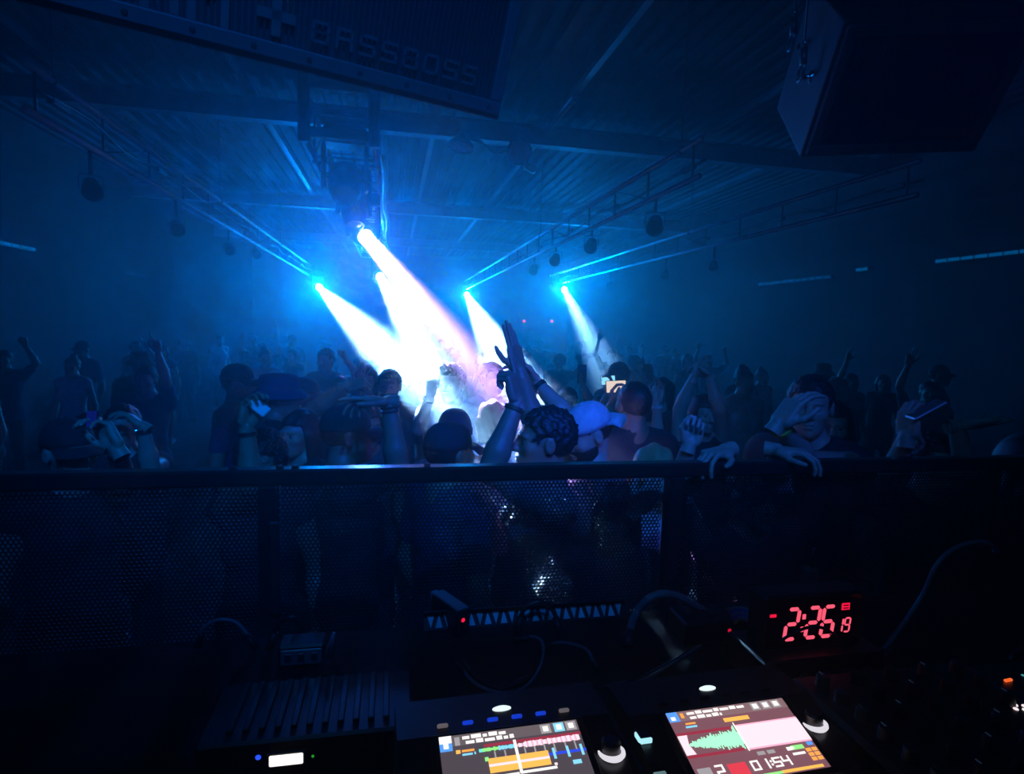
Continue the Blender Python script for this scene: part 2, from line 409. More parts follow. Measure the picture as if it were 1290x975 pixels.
for k in range(3):
    a = atY(600,178,7.98); c = atY(642,184+2*k,7.98); mid_ = (a+c)/2+Vector((0,-.03*k,-0.05-0.03*k))
    a.z += .02*k
    tag(MB().tube(spline([(a.x-0.3,8.2,4.62), a, mid_, c, (c.x+.05,8.22,4.62)], 6), 0.012, 6).build('power_cable', RUBBER, None, True),
        ['black cable looped along the roof beam between the round lamps, uppermost', 'black cable looped along the roof beam between the round lamps, middle one', 'black cable sagging lowest along the roof beam between the round lamps'][k], 'cable', 'cables on the roof beam')
# fluorescent batten on a purlin
t = thing('batten_light', 'long unlit batten light under the roof deck right of the hanging speaker', 'lamp', (2.1,7.9,4.88))
MB().box((0,0,-.01), (0.10,1.6,0.06), bev=0.012).build('tray', M_PURLIN, t)
MB().tube([(0,-.76,-.06),(0,.76,-.06)], 0.019, 10).build('tube', M_LAMPFACE, t, True)
for y in (-.77,.77): MB().box((0,y,-.05), (.05,.03,.06)).build('lamp_holder', BLACK, t)

# strips of light along the side walls
M_STRIP = glow_mat('blue_strip', (0.0,0.30,1.0), 0.22)
M_STRIP2 = glow_mat('faint_blue_strip', (0.0,0.25,1.0), 0.06)
def wall_strip(label, X, y0, y1, z, m, seg=0.18):
    t = thing('light_strip', label, 'light strip', (X, y0, z), group='light strips on the side walls')
    sg = -1 if X > 0 else 1
    MB().box((sg*0.012,(y1-y0)/2,0), (0.03,y1-y0,0.06)).build('channel', BLACK, t)
    n = max(2, int((y1-y0)/seg)); me = None
    for i in range(n):
        y = (y1-y0)*(i+.5)/n
        if me is None:
            o = MB().box((0,0,0), (0.025,(y1-y0)/n*0.86,0.042), bev=.006).build('diffuser', m, t); me = o.data
        else:
            o = bpy.data.objects.new('diffuser', me); COL.objects.link(o); o.parent = t
        o.location = (sg*0.034, y, 0)
    return t
wall_strip('blue light strip on the right wall, brightest and nearest the booth', X_RIGHT, 5.2, 7.1, 3.19, M_STRIP)
wall_strip('faint blue light strip on the right wall behind the crowd', X_RIGHT, 9.1, 11.2, 3.14, M_STRIP2)
wall_strip('tiny square of blue light between two strips on the right wall', X_RIGHT, 8.3, 8.55, 3.2, M_STRIP, 0.12)
wall_strip('blue light strip on the left wall at the picture edge', X_LEFT, 8.9, 10.5, 3.07, M_STRIP)
wall_strip('short dim blue light strip farther along the left wall', X_LEFT, 13.6, 14.6, 3.0, M_STRIP2)
M_RED = glow_mat('red_indicator', (1.0,0.02,0.12), 3.0)
for px, lb in ((660,'left red pilot light high on the back wall'),(695,'right, dimmer red pilot light high on the back wall')):
    p = atY(px,404.5,Y_BACK-0.03)
    t = thing('pilot_light', lb, 'light', p, group='red pilot lights on the back wall')
    MB().box((0,.005,0), (.16,.05,.16), bev=.02).build('housing', BLACK, t)
    MB().lathe([(0,.04),(.05,.03),(.065,0)], (0,-.02,0), (0,-1,0), 14).build('lens', M_RED, t, True)

# ------------------------------------------------------------------ loudspeakers hung over the stage edge
M_CAB = mat('textured_black_cabinet', (0.028,0.03,0.036), 0.5, bump=0.15, bscale=120)
M_GRILLE = mat('black_grille_steel', (0.022,0.024,0.03), 0.5, 0.4)
M_FRAME = mat('grille_frame_dark', (0.04,0.043,0.05), 0.5)
M_LETTER = mat('grey_badge_lettering', (0.05,0.054,0.06), 0.5)
def basis(e, u):
    e = Vector(e).normalized(); u = Vector(u); u = (u-e*u.dot(e)).normalized(); n = e.cross(u)     # local x=e, y=-n(out of face is -y), z=u
    return Matrix((( e.x,-n.x,u.x),(e.y,-n.y,u.y),(e.z,-n.z,u.z)))
def stroke_letters(strings, s, wd, depth, sy=None):
    """angular badge letters from strokes on a 2 x 4 lattice"""
    G = {'B': [[(0,0),(2,0),(2,2),(0,2)],[(0,2),(2,2),(2,4),(0,4)],[(0,0),(0,4)]], 'A': [[(0,0),(0,4),(2,4),(2,0)],[(0,2),(2,2)]],
         'S': [[(2,4),(0,4),(0,2),(2,2),(2,0),(0,0)]], 'O': [[(0,0),(2,0),(2,4),(0,4),(0,0)]], 'D': [[(0,0),(1.4,0),(2,.8),(2,3.2),(1.4,4),(0,4),(0,0)]],
         'M': [[(0,0),(0,4),(1.2,2.2),(2.4,4),(2.4,0)]], '+': [[(1,.6),(1,3.4)],[(-.4,2),(2.4,2)]]}
    out = []
    x = 0; sy = sy or s
    for ch in strings:
        b = MB()
        for st in G[ch]:
            for (ax,ay),(bx,by) in zip(st, st[1:]):
                a = Vector((x+ax*s,0,ay*sy)); c = Vector((x+bx*s,0,by*sy)); m = (a+c)/2; v = c-a; L = v.length+wd
                an = math.atan2(v.z, v.x)
                b.box(m, (L, depth, wd), Matrix.Rotation(-an,3,'Y'))
        out.append(b); x += (3.2 if ch != 'M' else 3.6)*s
    return out
def hung_speaker(label, C, e, u, W, H, D, taper, ribs=True, left_corner=True):
    """C: lower corner of the front; x along e, z along u, depth goes back (+y)"""
    B = basis(e, u); t = thing('hung_loudspeaker', label, 'loudspeaker', C)
    t.rotation_euler = B.to_euler()
    x0, x1 = (0, W) if left_corner else (-W, 0)
    k = taper
    vs = [(x0,0,0),(x1,0,0),(x1-k,D,0),(x0+k,D,0),(x0,0,H),(x1,0,H),(x1-k,D,H),(x0+k,D,H)]
    fs = [(0,3,2,1),(4,5,6,7),(0,1,5,4),(1,2,6,5),(2,3,7,6),(3,0,4,7)]
    cab = MB().add(vs, fs).build('cabinet', M_CAB, t)
    md = cab.modifiers.new('edge', 'BEVEL'); md.width = 0.008; md.segments = 2
    f = 0.04
    for c, s_ in ((((x0+x1)/2,-.012,f/2+.015),(W-.03,.024,f)), (((x0+x1)/2,-.012,H-f/2-.015),(W-.03,.024,f)), ((x0+.015+f/2,-.012,H/2),(f,.024,H-.03-2*f)), ((x1-.015-f/2,-.012,H/2),(f,.024,H-.03-2*f))):
        MB().box(c, s_, bev=.004).build('grille_frame', M_FRAME, t)
    n = int((W-.03-2*f)/0.0155); me = None; cnt = 0
    for i in range(n):
        x = x0+.015+f+(i+.5)*(W-.03-2*f)/n
        if me is None:
            o = MB().box((0,0,0), (0.0062,0.008,H-.03-2*f)).build('grille_bar', M_GRILLE, t); me = o.data
        else:
            o = bpy.data.objects.new('grille_bar', me); COL.objects.link(o); o.parent = t
        o.location = (x,-.008,H/2)
    m = int(W/0.13)
    for i in range(m):
        MB().lathe([(0,.004),(.005,.004),(.008,0)], (x0+.06+i*(W-.12)/(m-1),-.024,.015+f/2), (0,-1,0), 8).build('screw', BLACK, t)
    return t
C1 = (0.3413,2.0570,2.7928)
sp = hung_speaker('big loudspeaker hung overhead at top centre, vertical bar grille with raised lettering', C1, (0.9321,0.3623,0.0), (0.1408,-0.3634,0.9209), 1.40, 0.62, 0.55, 0.0, left_corner=False)
for i, b in enumerate(stroke_letters('BASSBOSS', 0.0205, 0.0085, 0.006, 0.0115)):
    b.v = [(x-0.625, y-0.016, z+0.085) for x,y,z in b.v]; b.build('badge_letter', M_LETTER, sp)
for i, b in enumerate(stroke_letters('+', 0.026, 0.024, 0.006)):
    b.v = [(x-0.745, y-0.016, z+0.066) for x,y,z in b.v]; b.build('badge_cross', M_LETTER, sp)
for i, b in enumerate(stroke_letters('AM', 0.031, 0.02, 0.006)):
    b.v = [(x-1.015, y-0.016, z+0.066) for x,y,z in b.v]; b.build('badge_letter', M_LETTER, sp)
for x in (-1.2,-.2):
    MB().tube([(x,.3,.62),(x,.3,2.2)], 0.008, 6).build('hanging_cable', STEEL, sp)
C2 = (1.6655,2.3028,2.8485)
s2 = hung_speaker('loudspeaker hung at upper right, blue lit side with two hanging shackles', C2, (0.9756,-0.2131,0.0521), (-0.1775,-0.6271,0.7585), 0.72, 0.51, 0.51, 0.06)
for (yy, zz) in ((0.34,0.37),(0.16,0.31)):
    MB().lathe([(.022,0),(.026,.012),(.012,.02),(.012,.035)], (0.012+yy*.09,yy,zz-.05), (-1,0,0), 12).build('eye_bolt', CHROME, s2, True)
    ring = [(-.03, yy+.022*math.cos(a), zz-.03+.035*math.sin(a)) for a in [2*PI*i/14 for i in range(14)]]
    MB().tube(ring, 0.006, 6, closed=True).build('shackle', CHROME, s2, True)
    up = s2.rotation_euler.to_matrix().inverted() @ Vector((0,0,1))
    p0 = Vector((-.03, yy, zz+.0))
    MB().tube([p0, p0+up*.06], 0.014, 8).build('turnbuckle', STEEL, s2, True)
    MB().tube([p0+up*.06, p0+up*2.0], 0.004, 6).build('hanging_cable', STEEL, s2, True)
    MB().lathe([(.012,0),(.014,.006),(.012,.012)], p0+up*.075, up, 8).build('cable_ferrule', CHROME, s2, True)

# ------------------------------------------------------------------ figures: distance fields meshed by surface nets
class Field:
    """a grid in a local frame; shapes are blended in, each one only inside its own box"""
    def __init__(s, lo, hi, h):
        s.h = h; s.lo = np.array(lo, float)-2*h
        s.n = np.maximum(4, np.ceil((np.array(hi, float)+2*h-s.lo)/h).astype(int)+1)
        s.f = np.full(tuple(s.n), 0.2, np.float32)
    def _win(s, lo, hi, pad):
        a = np.clip(np.floor((np.array(lo)-pad-s.lo)/s.h).astype(int), 0, s.n-1)
        b = np.clip(np.ceil((np.array(hi)+pad-s.lo)/s.h).astype(int)+1, 1, s.n)
        if np.any(b <= a): return None
        sl = tuple(slice(a[i], b[i]) for i in range(3))
        ax = [(s.lo[i]+s.h*np.arange(a[i], b[i])).astype(np.float32) for i in range(3)]
        return sl, ax[0][:,None,None], ax[1][None,:,None], ax[2][None,None,:]
    def _mix(s, sl, d, k, op):
        f = s.f[sl]
        if op == 'u':
            hh = np.clip(0.5+0.5*(f-d)/k, 0, 1); s.f[sl] = f*(1-hh)+d*hh-k*hh*(1-hh)
        else:      # carve
            hh = np.clip(0.5-0.5*(f+d)/k, 0, 1); s.f[sl] = f*(1-hh)-d*hh+k*hh*(1-hh)
    def cone(s, a, b, ra, rb, k=0.02):
        a = np.array(a, float); b = np.array(b, float); r = max(ra, rb)
        w_ = s._win(np.minimum(a,b)-r, np.maximum(a,b)+r, k+2*s.h)
        if w_ is None: return s
        sl, X, Y, Z = w_; ba = b-a; L2 = max(float(ba@ba), 1e-9)
        px, py, pz = X-a[0], Y-a[1], Z-a[2]
        t = np.clip((px*ba[0]+py*ba[1]+pz*ba[2])/L2, 0, 1)
        d = np.sqrt((px-ba[0]*t)**2+(py-ba[1]*t)**2+(pz-ba[2]*t)**2)-(ra+(rb-ra)*t)
        s._mix(sl, d, k, 'u'); return s
    def ell(s, c, r, k=0.02, R=None, op='u'):
        c = np.array(c, float); r = np.array(r, float); m = max(r) if R is not None else r
        w_ = s._win(c-m, c+m, k+2*s.h)
        if w_ is None: return s
        sl, X, Y, Z = w_; px, py, pz = X-c[0], Y-c[1], Z-c[2]
        if R is not None:
            px, py, pz = (R[0][0]*px+R[1][0]*py+R[2][0]*pz, R[0][1]*px+R[1][1]*py+R[2][1]*pz, R[0][2]*px+R[1][2]*py+R[2][2]*pz)
        k0 = np.sqrt((px/r[0])**2+(py/r[1])**2+(pz/r[2])**2)+1e-9
        k1 = np.sqrt((px/r[0]**2)**2+(py/r[1]**2)**2+(pz/r[2]**2)**2)+1e-9
        s._mix(sl, k0*(k0-1)/k1, k, op); return s
    def rbox(s, c, hf, r, k=0.01):
        c = np.array(c, float); hf = np.array(hf, float)
        w_ = s._win(c-hf, c+hf, k+2*s.h)
        if w_ is None: return s
        sl, X, Y, Z = w_
        q = [np.abs(v-c[i])-(hf[i]-r) for i, v in enumerate((X,Y,Z))]
        d = np.sqrt(sum(np.maximum(v,0)**2 for v in q))+np.minimum(np.maximum(np.maximum(q[0],q[1]),q[2]),0)-r
        s._mix(sl, d, k, 'u'); return s
    def axes(s):
        return [(s.lo[i]+s.h*np.arange(s.n[i])).astype(np.float32).reshape([-1 if j==i else 1 for j in range(3)]) for i in range(3)]
    def mesh(s):
        f = s.f; ins = f < 0
        nx, ny, nz = f.shape
        cnt = np.zeros((nx-1,ny-1,nz-1), np.int8)
        for i in (0,1):
            for j in (0,1):
                for k in (0,1): cnt += ins[i:nx-1+i, j:ny-1+j, k:nz-1+k]
        act = np.argwhere((cnt > 0) & (cnt < 8))
        if len(act) == 0: return np.zeros((0,3)), np.zeros((0,4), int)
        idx = np.full(cnt.shape, -1, np.int64); idx[act[:,0],act[:,1],act[:,2]] = np.arange(len(act))
        acc = np.zeros((len(act),3)); num = np.zeros(len(act))
        C = [(i,j,k) for i in (0,1) for j in (0,1) for k in (0,1)]
        val = {c: f[act[:,0]+c[0], act[:,1]+c[1], act[:,2]+c[2]] for c in C}
        for c in C:
            for ax in range(3):
                if c[ax] == 0:
                    c2 = tuple(1 if q == ax else c[q] for q in range(3))
                    a, b = val[c], val[c2]; m = (a < 0) != (b < 0)
                    t = np.where(m, a/np.where(m, a-b, 1), 0)
                    p = np.array(c, float)[None,:].repeat(len(act), 0); p[:,ax] += t
                    acc += p*m[:,None]; num += m
        v = (act+acc/num[:,None])*s.h+s.lo
        quads = []
        for ax in range(3):
            o1, o2 = [(1,2),(2,0),(0,1)][ax]
            sa = [slice(None)]*3; sb = [slice(None)]*3; sa[ax] = slice(0,-1); sb[ax] = slice(1,None)
            ch = ins[tuple(sa)] != ins[tuple(sb)]
            e = np.argwhere(ch)
            e = e[(e[:,o1] > 0) & (e[:,o2] > 0) & (e[:,o1] < f.shape[o1]-1) & (e[:,o2] < f.shape[o2]-1)]
            if len(e) == 0: continue
            flip = ins[e[:,0],e[:,1],e[:,2]]
            def g(d1, d2):
                q = e.copy(); q[:,o1] -= d1; q[:,o2] -= d2; return idx[q[:,0],q[:,1],q[:,2]]
            qd = np.stack([g(1,1), g(0,1), g(0,0), g(1,0)], 1)
            qd[~flip] = qd[~flip][:,::-1]
            quads.append(qd)
        return v, np.concatenate(quads)
class Soup:
    def __init__(s): s.v = []; s.f = []; s.n = 0
    def add(s, field, M=None, t=(0,0,0)):
        v, q = field.mesh()
        if len(v) == 0: return s
        if M is not None:
            M = np.array(M); v = v@M.T
            if np.linalg.det(M) < 0: q = q[:,::-1]
        s.v.append(v+np.array(t)); s.f.append(q+s.n); s.n += len(v); return s
    def build(s, name, m, parent):
        v = np.concatenate(s.v); q = np.concatenate(s.f)
        me = bpy.data.meshes.new(name)
        me.vertices.add(len(v)); me.vertices.foreach_set('co', v.astype(np.float32).ravel())
        me.loops.add(len(q)*4); me.loops.foreach_set('vertex_index', q.astype(np.int32).ravel())
        me.polygons.add(len(q)); me.polygons.foreach_set('loop_start', np.arange(0,len(q)*4,4,dtype=np.int32))
        me.polygons.foreach_set('loop_total', np.full(len(q),4,np.int32)); me.polygons.foreach_set('use_smooth', np.ones(len(q),bool))
        me.update(calc_edges=True); me.validate()
        me.materials.append(m); o = bpy.data.objects.new(name, me); COL.objects.link(o); o.parent = parent
        return o

SKIN = [mat('skin_light', (0.50,0.33,0.25), 0.45), mat('skin_medium', (0.33,0.20,0.13), 0.45), mat('skin_dark', (0.13,0.075,0.05), 0.42)]
HAIR = {'black': mat('hair_black', (0.018,0.015,0.014), 0.55), 'brown': mat('hair_brown', (0.035,0.02,0.012), 0.55), 'blonde': mat('hair_blonde', (0.42,0.30,0.14), 0.5)}
CLOTH = {n: mat('cloth_'+n, c, 0.85, noise=0.15, nscale=30, bump=0.2, bscale=200) for n, c in
         {'black': (0.030,0.030,0.034), 'navy': (0.02,0.035,0.10), 'grey': (0.10,0.10,0.11), 'white': (0.6,0.6,0.6), 'denim': (0.03,0.045,0.09), 'red': (0.14,0.02,0.02), 'olive': (0.04,0.045,0.025)}.items()}

IRIS = mat('dark_iris', (0.02,0.012,0.01), 0.1)
V3 = lambda *a: np.array(a, float)
def unit(v): v = np.array(v, float); return v/max(np.linalg.norm(v), 1e-9)
HANDS = {   # curl of index, middle, ring, little finger; thumb closing; spread
    'open': ((.05,.05,.07,.1), .1, 1.0), 'relaxed': ((.25,.3,.35,.4), .3, .5), 'fist': ((.95,.95,.95,.95), .9, .1), 'point': ((.02,.85,.9,.9), .8, .2),
    'peace': ((.03,.04,.9,.9), .9, 1.2), 'blade': ((.02,.02,.03,.04), .25, .12), 'hold': ((.45,.5,.5,.55), .6, .2), 'aim': ((.06,.30,.38,.42), .15, .9), 'horns': ((.03,.9,.9,.05), .8, .8), 'drape': ((.4,.38,.4,.45), .2, .8),
}
def hand_field(pose, h, s, fore=0.10, wr=0.027):
    curl, th, sp = HANDS[pose]; F = Field(V3(-.075,-fore,-.10)*s, V3(.105,.205,.05)*s, h); k = .006*s
    F.cone(V3(0,-fore-.05,0)*s, V3(0,-.005,0)*s, (wr+.006)*s, wr*s*.95, k)
    F.rbox(V3(.001,.05,0)*s, V3(.040,.046,.0125)*s, .011*s, .018*s)
    F.ell(V3(.024,.032,-.009)*s, V3(.021,.034,.015)*s, .010*s); F.ell(V3(-.026,.035,-.008)*s, V3(.014,.034,.012)*s, .010*s)
    base = [V3(.030,.088,0), V3(.0095,.094,.0015), V3(-.0105,.090,0), V3(-.029,.080,-.003)]
    lens = [(.042,.026,.021), (.047,.029,.022), (.043,.027,.021), (.033,.021,.019)]
    rad = [.0090,.0092,.0088,.0078]
    ends = []
    for i in range(4):
        an = math.radians([9,2,-5,-13][i])*sp; fl = 0; p = base[i]*s; r = rad[i]*s
        for j in range(3):
            fl += math.radians((82,95,60)[j])*curl[i]
            d = V3(math.sin(an)*math.cos(fl), math.cos(an)*math.cos(fl), -math.sin(fl)); q = p+d*lens[i][j]*s
            F.cone(p, q, r, r*.92, .004*s if j == 0 else .002*s); r *= .92; p = q
        ends.append(p)
    out = 1-th
    a = V3(.024,.020,-.008); b = a+V3(.020+.016*out, .032-.004*out, -.010-.006*th)*1.0; c = b+V3(.020*out-.012*th, .030, -.004-.012*th); e = c+V3(.008*out-.014*th, .024, -.003-.006*th)
    F.cone(a*s, b*s, .0135*s, .0115*s, .008*s); F.cone(b*s, c*s, .0112*s, .0100*s, .003*s); F.cone(c*s, e*s, .0100*s, .0082*s, .002*s)
    return F, ends
def head_field(h, s, neck_to, fem=False):
    F = Field(V3(-.105,-.125,-.20)*s, V3(.105,.145,.135)*s, h)
    j = .9 if fem else 1.0
    F.ell(V3(0,-.015,.028)*s, V3(.077,.098,.088)*s, .01); F.ell(V3(0,.030,-.03)*s, V3(.061*j,.066,.085)*s, .03*s)
    F.ell(V3(0,.045,-.085)*s, V3(.042*j,.045,.031)*s, .03*s); F.ell(V3(0,.076,-.100)*s, V3(.017,.016,.016)*s, .02*s)
    for sx in (-1,1): F.ell(V3(.040*sx,.062,-.022)*s, V3(.024,.022,.022)*s, .022*s)
    F.ell(V3(0,.080,.024)*s, V3(.050,.018,.011)*s, .014*s)
    for sx in (-1,1): F.ell(V3(.031*sx,.099,.002)*s, V3(.017,.017,.012)*s, .010*s, op='c')
    for sx in (-1,1): F.ell(V3(.031*sx,.077,.002)*s, V3(.0125,.0125,.0115)*s, .003*s)
    F.cone(V3(0,.088,.018)*s, V3(0,.116,-.026)*s, .008*s, .0125*s, .010*s)
    for sx in (-1,1): F.ell(V3(.012*sx,.101,-.031)*s, V3(.009,.011,.008)*s, .006*s)
    F.ell(V3(0,.096,-.058)*s, V3(.023,.011,.006)*s, .004*s); F.ell(V3(0,.094,-.0725)*s, V3(.020,.011,.0075)*s, .004*s)
    for sx in (-1,1):
        F.ell(V3(.079*sx,-.006,-.004)*s, V3(.010,.021,.033)*s, .008*s); F.ell(V3(.090*sx,.000,-.002)*s, V3(.006,.010,.018)*s, .004*s, op='c')
    F.cone(V3(0,-.022,-.05)*s, np.array(neck_to), .056*s*j, .062*s*j, .02*s)
    return F
def rot_head(yaw, pitch, roll):     # yaw + turns to the figure's left, pitch + looks up, roll + tips to its right
    return np.array(Matrix.Rotation(yaw,3,'Z')@Matrix.Rotation(pitch,3,'X')@Matrix.Rotation(roll,3,'Y'))
def hair_piece(kind, h, s, seed=0):
    rs = np.random.RandomState(seed); low = {'long': -.34, 'bob': -.15}.get(kind, -.11)
    F = Field(V3(-.13,-.15,low)*s, V3(.13,.125,.18)*s, h)
    X, Y, Z = [a/s for a in F.axes()]
    puff = {'short': .010, 'crop': .004, 'wavy': .013, 'long': .014, 'bob': .016, 'bun': .009, 'quiff': .012, 'curly': .030}[kind]
    F.ell(V3(0,-.018,.030)*s, V3(.077+puff,.099+puff,.090+puff)*s, .01)
    if kind in ('long','bob'):
        F.cone(V3(0,-.06,.0)*s, V3(0,-.085,low+.04)*s, .085*s, .06*s, .04*s)
        for sx in (-1,1): F.cone(V3(.07*sx,-.01,.0)*s, V3(.075*sx,-.03,low+.05)*s, .033*s, .022*s, .03*s)
    if kind == 'bun': F.ell(V3(0,-.05,.135)*s, V3(.042,.042,.036)*s, .01)
    if kind == 'quiff': F.ell(V3(0,.05,.112)*s, V3(.06,.05,.03)*s, .03*s); F.ell(V3(.01,.0,.118)*s, V3(.05,.05,.02)*s, .02*s)
    amp = {'wavy': .007, 'curly': .013, 'quiff': .007, 'short': .004, 'crop': .001, 'long': .005, 'bob': .006, 'bun': .004}[kind]
    ph = rs.uniform(0, 6.28, 9); fq = 2*PI/{'curly': .034, 'wavy': .045}.get(kind, .05)
    n = np.sin(X*fq+ph[0]+2*np.sin(Z*fq*.6+ph[1]))*np.sin(Y*fq+ph[2]+1.5*np.sin(X*fq*.5+ph[3]))+.6*np.sin(Z*fq*1.3+ph[4]+np.sin(Y*fq*.8))*np.sin(X*fq*1.9+ph[5])
    F.f += (amp*s*n*(Z > -.05+0*X)).astype(np.float32) if kind not in ('long','bob') else (amp*s*np.sin(X*90+ph[0]+3*np.sin(Z*12))*np.ones_like(n)).astype(np.float32)
    # open the face: everything in front of the hairline
    hl = .058 if kind not in ('quiff','wavy') else .066
    face = np.maximum(np.maximum(.010-(Y-(Z-.0)*.35-.015), Z-hl-.0), np.abs(X)-.068)*s
    F.f = np.maximum(F.f, -face.astype(np.float32))
    if kind not in ('long','bob'):
        low2 = ((-.055-Z-.3*(Y+.06)*0))*s; F.f = np.maximum(F.f, (low2+0*X+0*Y).astype(np.float32))
        er = (np.sqrt(((np.abs(X)-.088)/.034)**2+((Y-.004)/.036)**2+((Z+.012)/.044)**2)-1)*.035*s
        F.f = np.maximum(F.f, -er.astype(np.float32))
    return F
def cap_meshes(kind, s, R, c, m, parent):
    """cap or hat placed in the head's frame"""
    def put(b): b.v = [tuple(np.array(R)@(np.array(v)*s)+c) for v in b.v]; return b
    def dome(z0, rx, ry, hgt, yoff=-.014, n=28, rings=9, flare=0.0, lip=.006):
        vs = []; fs = []
        for i in range(rings+1):
            a = (PI/2)*i/rings; rr = math.cos(a)**.8; zz = z0+hgt*math.sin(a)**.9
            for k in range(n):
                q = 2*PI*k/n; vs.append((rx*rr*math.cos(q), yoff+ry*rr*math.sin(q), zz))
        for i in range(rings):
            for k in range(n): fs.append((i*n+k, i*n+(k+1)%n, (i+1)*n+(k+1)%n, (i+1)*n+k))
        k0 = len(vs)
        for k in range(n):
            q = 2*PI*k/n; vs.append(((rx-lip)*math.cos(q), yoff+(ry-lip)*math.sin(q), z0))
        for k in range(n): fs.append((k, k0+k, k0+(k+1)%n, (k+1)%n))
        fs.append(tuple(range(n*rings, n*rings+n)))
        return MB().add(vs, fs)
    if kind in ('cap', 'cap_back'):
        cr = put(dome(.028, .086, .108, .105)); o = cr.build('cap', m, parent, True)
        sg = 1 if kind == 'cap' else -1
        b = MB(); vs = []; fs = []; n = 14
        for layer in (0, -.006):
            for i in range(n+1):
                q = -1.15+2.3*i/n
                for rr, dz in ((0,0), (.5,.004), (1,-.004)):
                    ext = .072*math.cos(q*.78)**.6*rr
                    x = (.085+.2*ext)*math.sin(q); y = (.106*math.cos(q)+ext)
                    vs.append((x, sg*y-.014, .032+dz-.018*rr*rr-abs(x)*.12*rr+layer))
        m_ = n+1
        for L in (0,1):
            for i in range(n):
                for j in range(2):
                    a = L*3*m_+i*3+j; f = (a, a+3, a+4, a+1); fs.append(f if (L == 0) == (sg > 0) else f[::-1])
        for i in range(n): a = i*3+2; fs.append((a, a+3, 3*m_+a+3, 3*m_+a))
        put(b.add(vs, fs)).build('brim', m, o, True)
        put(MB().lathe([(0,.007),(.006,.005),(.008,0)], (0,-.014,.131), (0,0,1), 10)).build('button', m, o, True)
    elif kind == 'bucket':
        prof = [(.093,.01),(.090,.03),(.085,.085),(.078,.105),(.05,.115),(0,.117)]
        def oval(b): b.v = [(x, (y+.012)*1.2-.012, z) for x, y, z in b.v]; return b
        o = put(oval(MB().lathe(prof, (0,-.012,.012), (0,0,1), 30))).build('hat', m, parent, True)
        put(oval(MB().lathe([(.092,.03),(.113,.014),(.133,-.008),(.134,-.013),(.112,.008),(.090,.022)], (0,-.012,.012), (0,0,1), 30))).build('brim', m, o, True)
    elif kind == 'beanie':
        o = put(dome(.012, .088, .109, .125)).build('beanie', m, parent, True)
        cf = MB().lathe([(1.0,-.008),(1.05,-.006),(1.055,.026),(1.0,.03)], (0,0,0), (0,0,1), 28); cf.v = [(x*.086, y*.107-.014, z+.012) for x, y, z in cf.v]
        put(cf).build('cuff', m, o, True)
    return o
def band_on(p, d, r, wd, m, name, parent, face=False):
    b = MB(); b.lathe([(r-.003,-wd/2),(r+.004,-wd/2),(r+.004,wd/2),(r-.003,wd/2)], p, d, 20); o = b.build(name, m, parent, True, 40)
    if face:
        n = Vector(d).cross(Vector((_F.x,_F.y,_F.z))).normalized()
        up = (n+Vector((-_F.x,-_F.y,-_F.z))*.6).normalized()
        MB().lathe([(0,.010),(.016,.009),(.019,.006),(.019,0)], Vector(p)+up*r, up, 18).build('watch_face', CHROME, o, True, 30)
    return o

